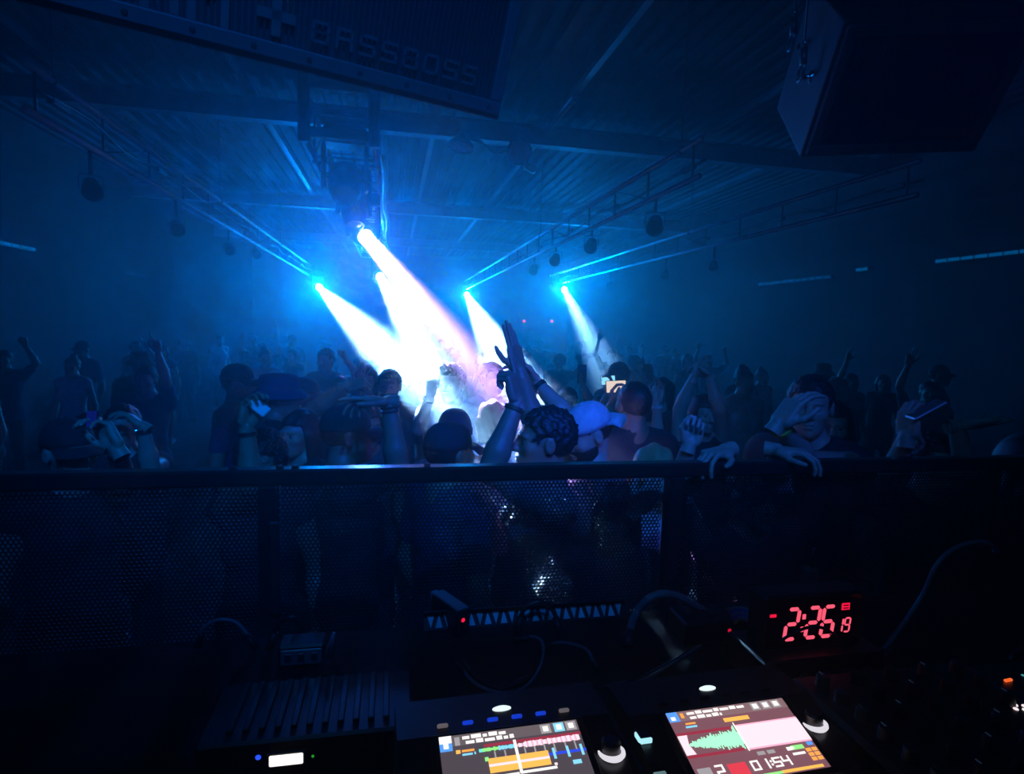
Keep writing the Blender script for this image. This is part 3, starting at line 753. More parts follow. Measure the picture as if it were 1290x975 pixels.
def person(label, foot, face, h=1.75, fem=False, skin=1, hair='short', haircol='black', hat=None, hatcol='black', shirt='black', sleeve='short', trousers='black',
           head=(0,0,0), arms=None, lean=(0,0), fine=1.0, group=None, extras=(), seed=0, bulk=1.0, legs=True):
    """foot: point on the floor, face: heading (radians, 0 looks along +y, + turns left).  Joints are worked out in the room's own axes.
    arms: {'L': dict(elbow=, wrist=, hand=, fingers=, palm=)} in room coordinates; None leaves the arm hanging."""
    s = h/1.75; foot = np.array(foot, float); t = thing('person', label, 'person', foot, group=group)
    Rb = np.array(Matrix.Rotation(face,3,'Z'))
    def J(x, y, z):         # body frame -> thing frame (origin at the feet), with lean of the upper body
        q = Rb@V3(x,y,z)*s; k = max(0, (z-.92)/.8)**1.0
        return q+V3(lean[0]*k, lean[1]*k, 0)
    sw = (.165 if fem else .185)*(.5+.5*bulk); hb = .014*fine; hh = .0060*fine; hd = .0042*fine
    S = {'L': J(-sw,0,1.425), 'R': J(sw,0,1.425)}
    A = {}
    for sd in 'LR':
        sg = -1 if sd == 'L' else 1
        a = dict((arms or {}).get(sd) or {})
        if 'ik' in a:       # elbow from the two bone lengths, bent towards the hint
            W = np.array(a['wrist'], float)-foot; D = W-S[sd]; dd = np.linalg.norm(D); l1, l2 = .30*s, .27*s; dd2 = min(dd, (l1+l2)*.995)
            ca = (l1*l1+dd2*dd2-l2*l2)/(2*l1*dd2); u = D/dd; pv = np.array(a['ik'], float); pv = unit(pv-u*(pv@u))
            e = S[sd]+u*l1*ca+pv*l1*math.sqrt(max(0,1-ca*ca))
        elif 'elbow' in a: e = np.array(a['elbow'], float)-foot
        else: e = S[sd]+Rb@V3(.06*sg,-.03,-.29)*s
        L = np.linalg.norm(e-S[sd]); e = S[sd]+unit(e-S[sd])*min(max(L,.25*s),.32*s)
        if 'wrist' in a: w_ = np.array(a['wrist'], float)-foot
        else: w_ = e+Rb@V3(.01*sg,.09,-.24)*s
        L = np.linalg.norm(w_-e); w_ = e+unit(w_-e)*min(max(L,.225*s),.285*s)
        fd = unit(a['fingers']) if 'fingers' in a else unit(w_-e)
        pn = np.array(a.get('palm', Rb@V3(-sg,0,0)), float); pn = unit(pn-fd*(pn@fd))
        A[sd] = dict(e=e, w=w_, fd=fd, pn=pn, pose=a.get('hand','relaxed'))
    Rh = Rb@rot_head(*head); hc = J(0,.012,1.752-.118)+Rh@V3(0,0,.118*s)*0
    nb = J(0,-.02,1.46)
    m_skin = SKIN[skin]
    # body: trunk, neck and arms in one field, head and hands finer
    pts = [S['L'], S['R'], J(0,0,.86), hc] + [A[x][k] for x in 'LR' for k in 'ew']
    lo = np.min(pts, 0)-.17*s; hi = np.max(pts, 0)+.17*s; lo[2] = max(lo[2], .76*s)
    def trunk(F, g, sl=None):
        F.ell(J(0,0,.95), V3(.165 if not fem else .172,.115,.11)*s*bulk+g, .05, Rb); F.ell(J(0,.01,1.10), V3(.148 if not fem else .128,.108,.15)*s*bulk+g, .06, Rb)
        F.ell(J(0,.005,1.29), V3(.168 if not fem else .145,.115,.165)*s*bulk+g, .06, Rb)
        F.cone(J(-sw+.03,-.005,1.425), J(sw-.03,-.005,1.425), .058*s+g, .058*s+g, .05)
        for x in (-1,1):
            F.cone(J(0,-.02,1.50), J(x*(sw-.04),-.01,1.445), .042*s+g*.6, .045*s+g, .04)
            if fem: F.ell(J(x*.07,.085,1.28), V3(.062,.055,.06)*s+g, .03)
            else: F.ell(J(x*.075,.07,1.32), V3(.075,.05,.06)*s+g, .03)
    body = Soup()
    F = Field(lo, hi, hb); trunk(F, 0)
    for sd in 'LR':
        a = A[sd]; f1 = a['e']+(a['w']-a['e'])*.28
        F.cone(S[sd], a['e'], .053*s, .041*s, .03); F.cone(a['e'], f1, .041*s, .044*s, .02); F.cone(f1, a['w'], .044*s, .028*s, .02)
    F.cone(nb, hc+Rh@V3(0,-.022,-.05)*s, .062*s, .055*s, .04)
    body.add(F)
    body.add(head_field(hh, s, Rh.T@(nb-hc), fem), Rh, hc)
    grip = {}
    for sd in 'LR':
        a = A[sd]; th = np.cross(a['fd'], a['pn'])*(1 if sd == 'R' else -1)
        M = np.stack([th, a['fd'], -a['pn']], 1); hf, ends = hand_field(a['pose'], hd, s, .03)
        body.add(hf, M, a['w']); grip[sd] = (a['w']+M@(V3(.0,.075,-.03)*s), M)
        # blend the wrist: a short sleeve of forearm between the coarse and the fine field
        a['M'] = M
    body.build('body', m_skin, t)
    if fine <= 1.3:
        for sx in (-1,1):
            ed = unit(Rh@V3(.06*sx,1,0)); p = hc+Rh@V3(.031*sx,.0875,.002)*s
            MB().lathe([(0,.0035),(.004,.003),(.0065,.0005)], p, ed, 12).build('eye', IRIS, t, True)
    # clothes
    C = Field(lo-.02, hi+.02, hb); g = .013*s; trunk(C, g)
    for sd in 'LR':
        a = A[sd]; r0, r1 = .066*s, .056*s
        if sleeve == 'short': C.cone(S[sd], S[sd]+(a['e']-S[sd])*.62, r0, r1, .03)
        elif sleeve == 'long':
            f1 = a['e']+(a['w']-a['e'])*.3; C.cone(S[sd], a['e'], r0, r1, .03); C.cone(a['e'], f1, r1, .057*s, .02); C.cone(f1, a['e']+(a['w']-a['e'])*.92, .057*s, .044*s, .02)
        else: C.cone(S[sd], S[sd]+(a['e']-S[sd])*.08, r0*.9, r0*.85, .03)
    C.cone(J(-.06,0,.90), J(.06,0,.90), .118*s*bulk+g, .118*s*bulk+g, .04)
    X, Y, Z = C.axes(); rs = np.random.RandomState(seed+5); p = rs.uniform(0,6.28,6)
    C.f += (.004*np.sin(X*38+p[0]+2*np.sin(Z*17+p[1]))*np.sin(Z*31+p[2]+2*np.sin(Y*14+p[3]))).astype(np.float32)
    top = J(0,-.01,1.515)[2]; C.f = np.maximum(C.f, np.maximum(Z-1e3, .835*s-Z)+0*X+0*Y)
    nk = J(0,.01,1.53); dn = np.sqrt((X-nk[0])**2+(Y-nk[1])**2+(Z-nk[2])**2)-.082*s; C.f = np.maximum(C.f, -dn).astype(np.float32)
    Soup().add(C).build('shirt', CLOTH[shirt], t)
    if legs:
        T_ = Field(V3(-.30,-.30,.06)*s, V3(.30,.30,1.0)*s, hb*1.25)
        T_.ell(V3(0,0,.93)*s, V3(.172,.122,.10)*s*bulk, .05, Rb)
        for x in (-1,1):
            hp = Rb@V3(x*.088,0,.88)*s; kn = Rb@V3(x*.105,.025,.49)*s; an = Rb@V3(x*.115,-.015,.10)*s
            T_.cone(hp, kn, .093*s, .068*s, .04); T_.cone(kn, an, .066*s, .056*s, .03)
            f = Field(an-.32*s, an+.32*s, hb*1.1); tip = Rb@V3(x*.135,.155,.045)*s; he = Rb@V3(x*.115,-.045,.05)*s
            f.cone(he, tip, .046*s, .040*s, .02); f.cone(an+V3(0,0,.03*s), he, .048*s, .044*s, .02)
            zz = f.axes()[2]; f.f = np.maximum(f.f, (.003-zz)+0*f.f).astype(np.float32)
            Soup().add(f).build('shoe', CLOTH['black'] if seed%3 else CLOTH['white'], t)
        Soup().add(T_).build('trousers', CLOTH[trousers], t)
    if hair: 
        Soup().add(hair_piece(hair, .006*fine if hair != 'crop' else .005*fine, s, seed), Rh, hc).build('hair', HAIR[haircol], t)
    if hat: cap_meshes(hat, s, Rh, hc, CLOTH[hatcol], t)
    for ex in [e for e in extras if len(e) > 1]:
        sd = ex[1]; a = A[sd]; fd = unit(a['w']-a['e'])
        if ex[0] == 'watch': band_on(a['w']-fd*.025, fd, .031*s, .022, RUBBER, 'watch', t, True)
        if ex[0] == 'bracelet': band_on(a['w']-fd*.03, fd, .032*s, .014, ex[2], 'wristband', t)
        if ex[0] == 'beads': 
            for q in range(2): band_on(a['w']-fd*(.02+.016*q), fd, .031*s, .008, ex[2], 'bead_bracelet', t)
    if 'beard' in [e[0] for e in extras]:
        b = Field(V3(-.09,-.02,-.16)*s, V3(.09,.13,.0)*s, hh)
        b.ell(V3(0,.032,-.045)*s, V3(.067,.071,.088)*s, .01); b.ell(V3(0,.05,-.092)*s, V3(.047,.05,.036)*s, .02)
        X, Y, Z = [q/s for q in b.axes()]
        cut = np.maximum(np.maximum(Z+.040+.5*np.maximum(0,.06-np.abs(X))*0, .0-Y), -.2)
        b.f = np.maximum(b.f, (cut*s+0*b.f)).astype(np.float32)
        mouth = np.sqrt((X/.026)**2+((Z+.066)/.012)**2+0*Y)-1; b.f = np.maximum(b.f, -(mouth*.01*s)).astype(np.float32)
        Soup().add(b, Rh, hc).build('beard', HAIR[haircol], t)
    t['_grip'] = 0; del t['_grip']
    return t, {k: (grip[k][0]+foot, grip[k][1]) for k in grip}

# ------------------------------------------------------------------ the guard rail at the stage edge
M_RAIL = mat('satin_black_rail', (0.022,0.023,0.026), 0.25, 0.3)
M_MESH = mat('perforated_black_sheet', (0.02,0.021,0.024), 0.45, 0.4)
RY = 1.69
POSTS = [-1.53, -0.33, 0.868, 2.07, 3.27]
rail = thing('guard_rail', 'black guard rail with perforated metal panels along the stage edge', 'railing', (0,RY,STAGE_Z))
zt = 1.70-STAGE_Z
MB().box((0.87,0,zt-.0225), (4.9,.05,.045), bev=.006).build('top_rail', M_RAIL, rail)
MB().box((0.87,0,.08), (4.9,.04,.04), bev=.006).build('bottom_rail', M_RAIL, rail)
for x in POSTS:
    MB().box((x,0,zt/2-.02), (.05,.05,zt-.05), bev=.006).build('post', M_RAIL, rail)
    MB().box((x,0,.006), (.12,.10,.012)).build('base_plate', M_RAIL, rail)
for x, z in ((-.33,zt-.15),(.885,zt-.13)):
    MB().box((x+.02,-.032,z-.12), (.028,.016,.26), bev=.004).build('post_clip', RUBBER, rail)
for x in (-.42,-.30,-.26,.1):
    MB().lathe([(.010,0),(.010,.004),(.006,.007),(0,.007)], (x,0,zt), (0,0,1), 10).build('screw', RUBBER, rail)
def perforated(x0, x1, z0, z1, pitch=0.0122, hole=0.0049, th=0.0016):
    """a punched sheet: one hexagonal cell round every six sided hole, front, back and hole wall"""
    dz = pitch*math.sqrt(3)/2; cols = int((x1-x0)/pitch); rows = int((z1-z0)/dz)
    ro = pitch/math.sqrt(3); an = [math.radians(30+60*k) for k in range(6)]
    oc = np.array([(ro*math.cos(a), ro*math.sin(a)) for a in an]); ic = np.array([(hole*math.cos(a), hole*math.sin(a)) for a in an])
    cx = []; 
    for r in range(rows):
        for c in range(cols): cx.append((x0+pitch*(c+.5+(.5 if r%2 else 0)-.25), z0+dz*(r+.5)))
    cx = np.array(cx); n = len(cx)
    ring = np.concatenate([oc, ic, ic]); P = (cx[:,None,:]+ring[None]).reshape(-1,2)
    yy = np.tile(np.array([-th]*6+[-th]*6+[th]*6), n)
    v = np.stack([P[:,0], yy, P[:,1]], 1)
    q = []
    for k in range(6):
        k2 = (k+1)%6; q += [(k,k2,6+k2,6+k), (6+k,6+k2,12+k2,12+k)]
    q = (np.array(q)[None]+(np.arange(n)*18)[:,None,None]).reshape(-1,4)
    me = bpy.data.meshes.new('perforated_panel'); me.from_pydata(v, [], q.tolist()); me.update(); me.materials.append(M_MESH)
    o = bpy.data.objects.new('perforated_panel', me); COL.objects.link(o); o.parent = rail; o.location = (0,.012,0); return o
for a, b in zip(POSTS, POSTS[1:]): perforated(a+.026, b-.026, .42, zt-.047)

# ------------------------------------------------------------------ the crowd
def sv(a, b, c): return np.array(_R*a+_U*b-_F*c)      # right, up, towards the booth
def wp(px, py, D): return np.array(atD(px, py, D))
SHOWN = glow_mat('phone_screen', (0.95,0.75,0.55), 0.9)
SHOWN_B = glow_mat('phone_screen_blue', (0.25,0.7,1.0), 1.2)
M_PHONE_PALE = mat('pale_phone_back', (0.75,0.78,0.8), 0.25)
def phone(label, c, up, out, m_face, lit=None, w_=.075, h_=.152, group=None):
    """up: long side, out: where the screen looks"""
    up = Vector(up).normalized(); out = Vector(out); out = (out-up*out.dot(up)).normalized(); x = up.cross(out)
    R = Matrix((x, up, out)).transposed()
    t = thing('phone', label, 'phone', c, group=group); t.rotation_euler = R.to_euler()
    MB().box((0,0,0), (w_,h_,.009), bev=.004).build('case', m_face, t)
    MB().box((0,0,.0042), (w_*.92,h_*.93,.0022), bev=.0008).build('screen', lit or M_GLASS_DARK, t)
    MB().box((-w_*.28,h_*.36,-.0052), (.022,.024,.002), bev=.0008).build('camera_bump', M_GLASS_DARK, t)
    return t
def at_head(px, py, D, lo=1.48, hi=1.93):
    p = wp(px, py, D); return (p[0], p[1], 0.0), min(max(p[2], lo), hi)
BAND = {'yellow': mat('yellow_wristband', (0.6,0.55,0.08), 0.5), 'white': mat('white_wristband', (0.7,0.7,0.7), 0.5), 'wood': mat('bead_string', (0.12,0.06,0.03), 0.4)}
W_, A_ = PI/2, 0.0                     # facing the left wall, facing away
# man with both arms up, right behind the rail
f, h = at_head(690,517,2.28)
person('man with thick wavy dark hair in profile, both arms raised behind the rail centre', f, W_, h, hair='wavy', haircol='black', shirt='grey', skin=1, seed=1,
    arms={'R': dict(elbow=wp(674,540,2.38), wrist=wp(654,466,2.34), fingers=sv(-.22,1,0), palm=sv(-.75,-.1,-.6), hand='blade'),
          'L': dict(elbow=wp(617,594,2.08), wrist=wp(652,505,2.12), fingers=sv(-.25,1,.05), palm=sv(-.8,.0,-.4), hand='point')}, extras=[('bracelet','L',BAND['wood'])])
f, h = at_head(565,536,2.35)
person('man in a dark cap, back of head showing, low behind the rail', f, -W_+.55, h, hair='crop', hat='cap', hatcol='black', shirt='navy', seed=2)
f, h = at_head(573,519,2.95)
person('person in a close beanie with a bright outline, behind the dark cap', f, .25, h, hair=None, hat='beanie', hatcol='navy', shirt='grey', seed=3)
f, h = at_head(436,514,2.5)
person('man in a dark cap facing right, raised hand bent over to the left', f, -W_+.15, h, hair='crop', hat='cap', hatcol='black', shirt='black', seed=4, skin=1,
    arms={'R': dict(elbow=wp(499,592,2.28), wrist=wp(490,506,2.25), fingers=sv(-1,.08,.1), palm=sv(-.25,-1,.2), hand='aim')}, extras=[('beads','R',BAND['wood'])])
f, h = at_head(378,520,3.0)
person('woman with long dark hair low behind the rail left of centre', f, PI*.8, h, fem=True, hair='long', shirt='black', sleeve='none', seed=5, skin=0)
f, h = at_head(328,549,2.4)
pj, g = person('short person with curly hair holding up a pale phone behind the left post', f, PI, h, fem=True, hair='curly', shirt='black', seed=6, skin=1, sleeve='none',
    arms={'R': dict(elbow=wp(322,606,2.2), wrist=wp(311,536,2.2), fingers=sv(.15,1,0), palm=sv(.7,-.1,.6), hand='hold')}, extras=[('bracelet','R',RUBBER)])
phone('pale phone tilted in a raised hand behind the left rail post', g['R'][0]+sv(.015,.005,-.005), sv(-.75,.6,.1), sv(.35,.4,.8), M_PHONE_PALE, lit=M_PHONE_PALE, w_=.045, h_=.085)
f, h = at_head(351,473,3.3)
person('man in a bucket hat facing right with a fist stretched out to the right', f, -W_+.1, h, hair='crop', hat='bucket', hatcol='navy', shirt='black', seed=7, sleeve='short',
    arms={'R': dict(elbow=wp(396,516,3.15), wrist=wp(430,492,3.1), fingers=sv(1,.25,0), palm=sv(0,-.7,-.7), hand='fist')})
f, h = at_head(299,461,4.0)
person('man in a cap looking right, behind the pale phone', f, -W_-.2, h, hair='crop', hat='cap', hatcol='black', shirt='navy', seed=8)
f, h = at_head(491,467,4.4)
person('bearded man with short spiky hair facing the booth before haze', f, PI-.15, h, hair='short', shirt='grey', seed=9, skin=0, extras=[('beard',)], bulk=1.05)
f, h = at_head(570,463,4.15)
person('man with a tall quiff, one fist raised at his side, before the white beams', f, PI-.5, h, hair='quiff', shirt='white', seed=10, skin=0, bulk=1.1,
    arms={'R': dict(elbow=wp(527,540,3.95), wrist=wp(542,499,3.85), fingers=sv(.1,1,0), palm=sv(.6,0,-.7), hand='fist')}, extras=[('watch','R')])
f, h = at_head(621,508,3.4)
person('person with rounded hair lit violet from behind, left of the tall raised arm', f, .2, h, hair='bob', shirt='white', seed=11, skin=0)
f, h = at_head(745,512,2.55)
person('bearded man in a pale cap worn backwards, head down, right of the wavy hair', f, W_+.2, h, hair='crop', hat='cap_back', hatcol='white', shirt='grey', seed=12, skin=0, head=(0,-.38,0),
    arms={'R': dict(elbow=wp(716,531,2.72), wrist=wp(680,486,2.78), fingers=sv(-.9,.6,0), palm=sv(0,-.6,.6), hand='relaxed')}, extras=[('beard',),('watch','R')])
f, h = at_head(800,482,3.15)
pq, g = person('broad man with cropped hair from behind, filming with a phone', f, .12, h, hair='crop', shirt='black', seed=13, bulk=1.12, skin=1,
    arms={'L': dict(elbow=wp(765,566,3.35), wrist=wp(769,512,3.45), fingers=sv(.1,1,0), palm=sv(.9,0,.2), hand='hold')})
phone('phone held sideways with a warm pink picture on its screen', wp(776,487,3.42), sv(1,.04,0), sv(0,.05,1), PLASTIC, lit=SHOWN, w_=.072, h_=.12)
f, h = at_head(716,489,5.0)
pr, g = person('person holding a dark phone above the head, right of the tall raised arm', f, PI, h, hair='short', shirt='grey', seed=14, fine=1.4,
    arms={'L': dict(elbow=wp(745,512,4.9), wrist=wp(736,489,4.85), fingers=sv(0,1,0), palm=sv(-.7,0,-.5), hand='hold')})
phone('dark phone held upright against the blue haze', wp(733,471,4.83), sv(.02,1,0), sv(0,.05,-1), PLASTIC)
f, h = at_head(757,500,4.6)
ps, g = person('person behind the broad man holding up a bright blue phone', f, .1, h, hair='short', shirt='navy', seed=15, fine=1.4,
    arms={'R': dict(elbow=wp(752,520,4.5), wrist=wp(764,500,4.45), fingers=sv(.05,1,0), palm=sv(-.6,0,.5), hand='hold')})
phone('bright blue phone screen raised just left of the warm pink one', wp(766,479,4.42), sv(1,.05,0), sv(0,.1,1), PLASTIC, lit=SHOWN_B, w_=.07, h_=.11)
f, h = at_head(826,564,2.5)
person('blonde woman with only the top of her hair above the rail, small fist raised', f, PI-.3, h, fem=True, hair='long', haircol='blonde', shirt='white', sleeve='none', seed=16, skin=0,
    arms={'L': dict(elbow=wp(850,604,2.25), wrist=wp(868,562,2.2), fingers=sv(.3,1,0), palm=sv(-.3,0,.9), hand='fist'), 'R': dict(elbow=wp(775,690,1.98), wrist=wp(812,632,1.95), fingers=sv(.6,.7,0), palm=sv(0,0,-1), hand='relaxed')})
f, h = at_head(1024,476,2.6)
person('person with the forearm across and up, hand by the face, yellow wristband', f, W_+.7, h, hair='short', shirt='black', sleeve='none', seed=17, skin=0, head=(.2,0,0),
    arms={'L': dict(elbow=wp(911,574,2.12), wrist=wp(973,524,2.12), fingers=sv(.55,.75,0), palm=sv(.6,-.5,-.3), hand='relaxed')}, extras=[('bracelet','L',BAND['yellow'])])
f, h = at_head(778,614,2.12, 1.40)
person('short person pressed close behind the mesh panel, dark head below the rail', f, PI-.6, h, hair='bob', shirt='grey', sleeve='none', seed=18, skin=1, fem=True)
def rail_hand(px, dx): return np.array((atY(px,574,RY+.045).x, RY+.05, 1.722))
f, h = at_head(950,588,2.16, 1.56)
person('short person behind the rail with both hands spread on the top rail', f, PI, h, hair='short', shirt='grey', sleeve='none', seed=19, skin=0,
    arms={'R': dict(ik=(-.5,.5,-.7), wrist=rail_hand(915,0), fingers=sv(-.80,-.08,.55), palm=sv(0,-1,-.05), hand='drape'),
          'L': dict(ik=(.5,.5,-.7), wrist=rail_hand(978,0), fingers=sv(.85,-.06,.5), palm=sv(0,-1,-.05), hand='drape')})
f, h = at_head(1050,508,3.0)
person('person with a dimly lit face turned left, right of the yellow wristband', f, PI*.8, h, hair='long', fem=True, shirt='black', seed=20, skin=0, fine=1.3)
f, h = at_head(1178,548,2.45)
pw, g = person('dark haired person at the right holding a flat phone edge on beside the head', f, PI-.2, h, hair='short', shirt='black', sleeve='none', seed=21, skin=0,
    arms={'R': dict(elbow=wp(1118,606,2.2), wrist=wp(1142,551,2.1), fingers=sv(.1,1,0), palm=sv(.8,-.1,-.3), hand='hold')})
phone('phone seen edge on, slanting up from a hand at right', wp(1166,516,2.06), sv(.85,.5,.1), sv(-.53,.84,.10), M_PHONE_PALE, w_=.06, h_=.12)
f, h = at_head(1300,552,2.5)
person('person at the far right end with one hand flexed flat above the rail', f, PI, h, hair='bob', shirt='black', sleeve='none', seed=22, fem=True, skin=0,
    arms={'R': dict(elbow=wp(1206,596,2.25), wrist=wp(1203,528,2.25), fingers=sv(1,.1,0), palm=sv(0,1,.1), hand='open')})
f, h = at_head(84,532,2.25)
pz, g = person('person in a cap at the left rail end raising a forearm with watch', f, PI+.9, h, hair='crop', hat='cap', hatcol='black', shirt='black', sleeve='none', seed=23, skin=0,
    arms={'L': dict(elbow=wp(168,618,1.98), wrist=wp(146,556,1.98), fingers=sv(-.5,.85,0), palm=sv(-.3,-.2,.8), hand='hold')}, extras=[('watch','L')])
phone('phone with a deep blue screen raised at the left end of the rail', g['L'][0]+sv(-.01,.045,.012), sv(1,.02,0), sv(0,.1,1), PLASTIC, lit=glow_mat('phone_deep_blue', (0.02,0.05,1.0), 0.10), w_=.058, h_=.036)
f, h = at_head(112,522,3.6)
person('person with a lit cheek looking right beside the cap at the left end', f, -W_-.5, h, hair='short', shirt='black', seed=24, skin=0, fine=1.3)
f, h = at_head(153,512,3.0)
person('person at left with a bent wrist and a pale watch raised behind the first forearm', f, PI, h, hair='short', shirt='black', sleeve='none', seed=25, skin=0, fine=1.3,
    arms={'L': dict(elbow=wp(190,590,2.85), wrist=wp(181,540,2.8), fingers=sv(-.8,.6,0), palm=sv(-.3,-.8,.2), hand='relaxed')}, extras=[('watch','L')])
f, h = at_head(184,462,5.0)
person('person far left in the crowd with one straight arm held up', f, PI, h, hair='short', shirt='navy', seed=26, skin=0, fine=1.5,
    arms={'L': dict(elbow=wp(208,476,4.9), wrist=wp(199,443,4.9), fingers=sv(-.2,1,0), palm=sv(0,0,1), hand='point')})
f, h = at_head(411,440,6.4)
person('man with a bare shoulder and one thumb up hand, in front of the left beam', f, PI-.4, h, hair='short', shirt='grey', sleeve='none', seed=27, skin=0, fine=1.5,
    arms={'L': dict(elbow=wp(455,478,6.2), wrist=wp(436,453,6.1), fingers=sv(-.3,1,0), palm=sv(-.8,0,.4), hand='fist')})
f, h = at_head(461,463,4.8)
person('person waving an open hand in front of the face, left of the spiky hair', f, PI, h, hair='bob', fem=True, shirt='black', seed=28, skin=0, fine=1.3,
    arms={'R': dict(elbow=wp(441,516,4.5), wrist=wp(452,488,4.4), fingers=sv(.25,1,0), palm=sv(0,0,-1), hand='open')})
f, h = at_head(620,459,4.6)
person('person with tousled hair in the violet edge of the beam', f, PI+.3, h, hair='wavy', shirt='white', seed=29, skin=0, fine=1.4)
f, h = at_head(508,462,7.5)
person('person deep in the white beam making horns with a raised hand', f, PI, h, hair='short', shirt='grey', seed=30, fine=1.6,
    arms={'L': dict(elbow=wp(516,470,7.3), wrist=wp(509,444,7.2), fingers=sv(-.1,1,0), palm=sv(0,0,1), hand='horns')})
f, h = at_head(384,478,4.1)
person('person in a cap right behind the bucket hat', f, -W_-.3, h, hair='crop', hat='cap', hatcol='grey', shirt='navy', seed=31, fine=1.3)
f, h = at_head(428,474,5.0)
person('round headed person between the outstretched fist and the left beam', f, .3, h, hair='crop', shirt='black', seed=32, fine=1.4)
f, h = at_head(462,512,3.3)
person('woman with bobbed hair behind the bent over hand', f, PI+.4, h, fem=True, hair='bob', haircol='brown', shirt='grey', seed=33, fine=1.2)
f, h = at_head(820,520,3.9)
person('person right of the broad man with one forearm and pale wristband upright', f, PI, h, hair='short', shirt='black', sleeve='none', seed=34, skin=0, fine=1.3,
    arms={'L': dict(elbow=wp(822,548,3.7), wrist=wp(828,506,3.7), fingers=sv(.2,1,0), palm=sv(-.5,0,.5), hand='relaxed')}, extras=[('bracelet','L',BAND['white'])])
f, h = at_head(886,500,3.8)
person('person with arms ringed overhead right of centre', f, PI, h, hair='bob', fem=True, shirt='black', sleeve='none', seed=35, skin=0, fine=1.3,
    arms={'R': dict(elbow=wp(856,520,3.75), wrist=wp(868,488,3.7), fingers=sv(.3,1,0), palm=sv(.7,0,.3), hand='relaxed'),
          'L': dict(elbow=wp(906,515,3.7), wrist=wp(898,488,3.7), fingers=sv(-.8,.5,0), palm=sv(-.2,-.8,.2), hand='relaxed')})

# deeper rows: a few figures built once and copied through the hall
rnd = random.Random(11)
def variant(**k):
    t, g = person('-', (0,0,0), 0.0, fine=1.9, **k); return t
U = lambda x, y, z: (x, y, z)
VARS = [
    ('short haired dancer with arms down', variant(hair='short', shirt='black', seed=40)),
    ('dancer in a dark cap', variant(hair='crop', hat='cap', hatcol='black', shirt='navy', seed=41)),
    ('long haired woman dancing', variant(h=1.66, fem=True, hair='long', shirt='black', sleeve='none', seed=42, skin=0)),
    ('dancer with one hand high in the air', variant(hair='short', shirt='grey', seed=43, skin=0, arms={'R': dict(elbow=U(.30,.10,1.68), wrist=U(.24,.14,1.94), fingers=(-.1,.1,1), palm=(0,1,0), hand='open')})),
    ('dancer with both arms in the air', variant(hair='short', shirt='navy', seed=44, skin=0, sleeve='short', arms={'R': dict(elbow=U(.34,.12,1.62), wrist=U(.30,.18,1.88), fingers=(.1,.1,1), palm=(0,1,0), hand='relaxed'), 'L': dict(elbow=U(-.36,.10,1.60), wrist=U(-.26,.14,1.84), fingers=(.1,.1,1), palm=(0,1,0), hand='fist')})),
    ('woman with hair in a bun', variant(h=1.68, fem=True, hair='bun', haircol='brown', shirt='white', sleeve='none', seed=45, skin=0)),
    ('dancer in a bucket hat', variant(hair='crop', hat='bucket', hatcol='grey', shirt='black', seed=46)),
    ('curly haired dancer with a bent raised arm', variant(hair='curly', shirt='grey', seed=47, skin=2, arms={'L': dict(elbow=U(-.40,.15,1.48), wrist=U(-.34,.30,1.70), fingers=(.2,.3,1), palm=(0,1,-.2), hand='point')})),
]
used = [np.array(o.location[:2]) for o in bpy.data.objects if o.name.startswith('person') and o.parent is None]
for _, v in VARS: used = [u for u in used if np.linalg.norm(u-np.array(v.location[:2])) > 1e-6]
spots = []
tries = 0
while len(spots) < 62 and tries < 6000:
    tries += 1
    y = 3.6+(rnd.random()**1.25)*12.5; x = rnd.uniform(max(X_LEFT+.5, -0.62*y-.6), min(X_RIGHT-.6, 1.05*y+.5))
    if 4.2 < y < 9.5 and -1.3 < x < .18*y+.6 and rnd.random() < .75: continue
    if 4.5 < y < 13 and -.35*y < x < -.09*y and rnd.random() < .6: continue
    if (x < -1.2 and y < 6.2) or (x > 2.7 and y < 4.6): continue
    p = np.array((x,y)); lim = .62 if y < 7 else .85
    if min(np.linalg.norm(p-u) for u in used) < lim: continue
    used.append(p); spots.append((x,y))
first = {}
for i, (x, y) in enumerate(sorted(spots)):
    k = rnd.randrange(len(VARS)); nm, v = VARS[k]
    if k not in first: o = v; first[k] = 1
    else: o = copy_tree(v)
    o.location = (x, y, 0); o.rotation_euler = (0,0,PI+rnd.gauss(0,.5)); sc = rnd.uniform(.93,1.05); o.scale = (sc,sc,sc)
    o['_k'] = k; o['group'] = 'dancers filling the hall'
ORD = ['first','second','third','fourth','fifth','sixth','seventh','eighth','ninth','tenth','eleventh','twelfth','thirteenth','fourteenth','fifteenth','sixteenth','seventeenth','eighteenth','nineteenth','twentieth']
pool = {}
for o in [q for q in bpy.data.objects if '_k' in q.keys()]:
    reg = ('front rows' if o.location.y < 6.5 else 'middle rows' if o.location.y < 10 else 'back rows')
    pool.setdefault((o['_k'], reg), []).append(o)
for (k, reg), L in pool.items():
    L.sort(key=lambda o: o.location.x/o.location.y)
    for i, o in enumerate(L):
        o['label'] = VARS[k][0]+' in the '+reg+(' alone' if len(L) == 1 else ', '+ORD[i]+' from left')
        del o['_k']

# ------------------------------------------------------------------ the booth: table and gear
TZ = 1.445
t = thing('dj_table', 'long black table in the booth carrying the players and cables', 'table', (0.35,0.78,STAGE_Z))
MB().box((0,0,TZ-STAGE_Z-.02), (3.1,.96,.04), bev=.006).build('tabletop', mat('black_laminate', (0.010,0.010,0.012), 0.75, 0.0, 0.15, noise=.3), t)
for x in (-1.45,0,1.45):
    for y in (-.42,.42): MB().box((x,y,(TZ-STAGE_Z-.04)/2), (.05,.05,TZ-STAGE_Z-.04), bev=.005).build('leg', BLACK, t)
MB().box((0,.42,TZ-STAGE_Z-.10), (2.85,.03,.09), bev=.004).build('apron', BLACK, t)

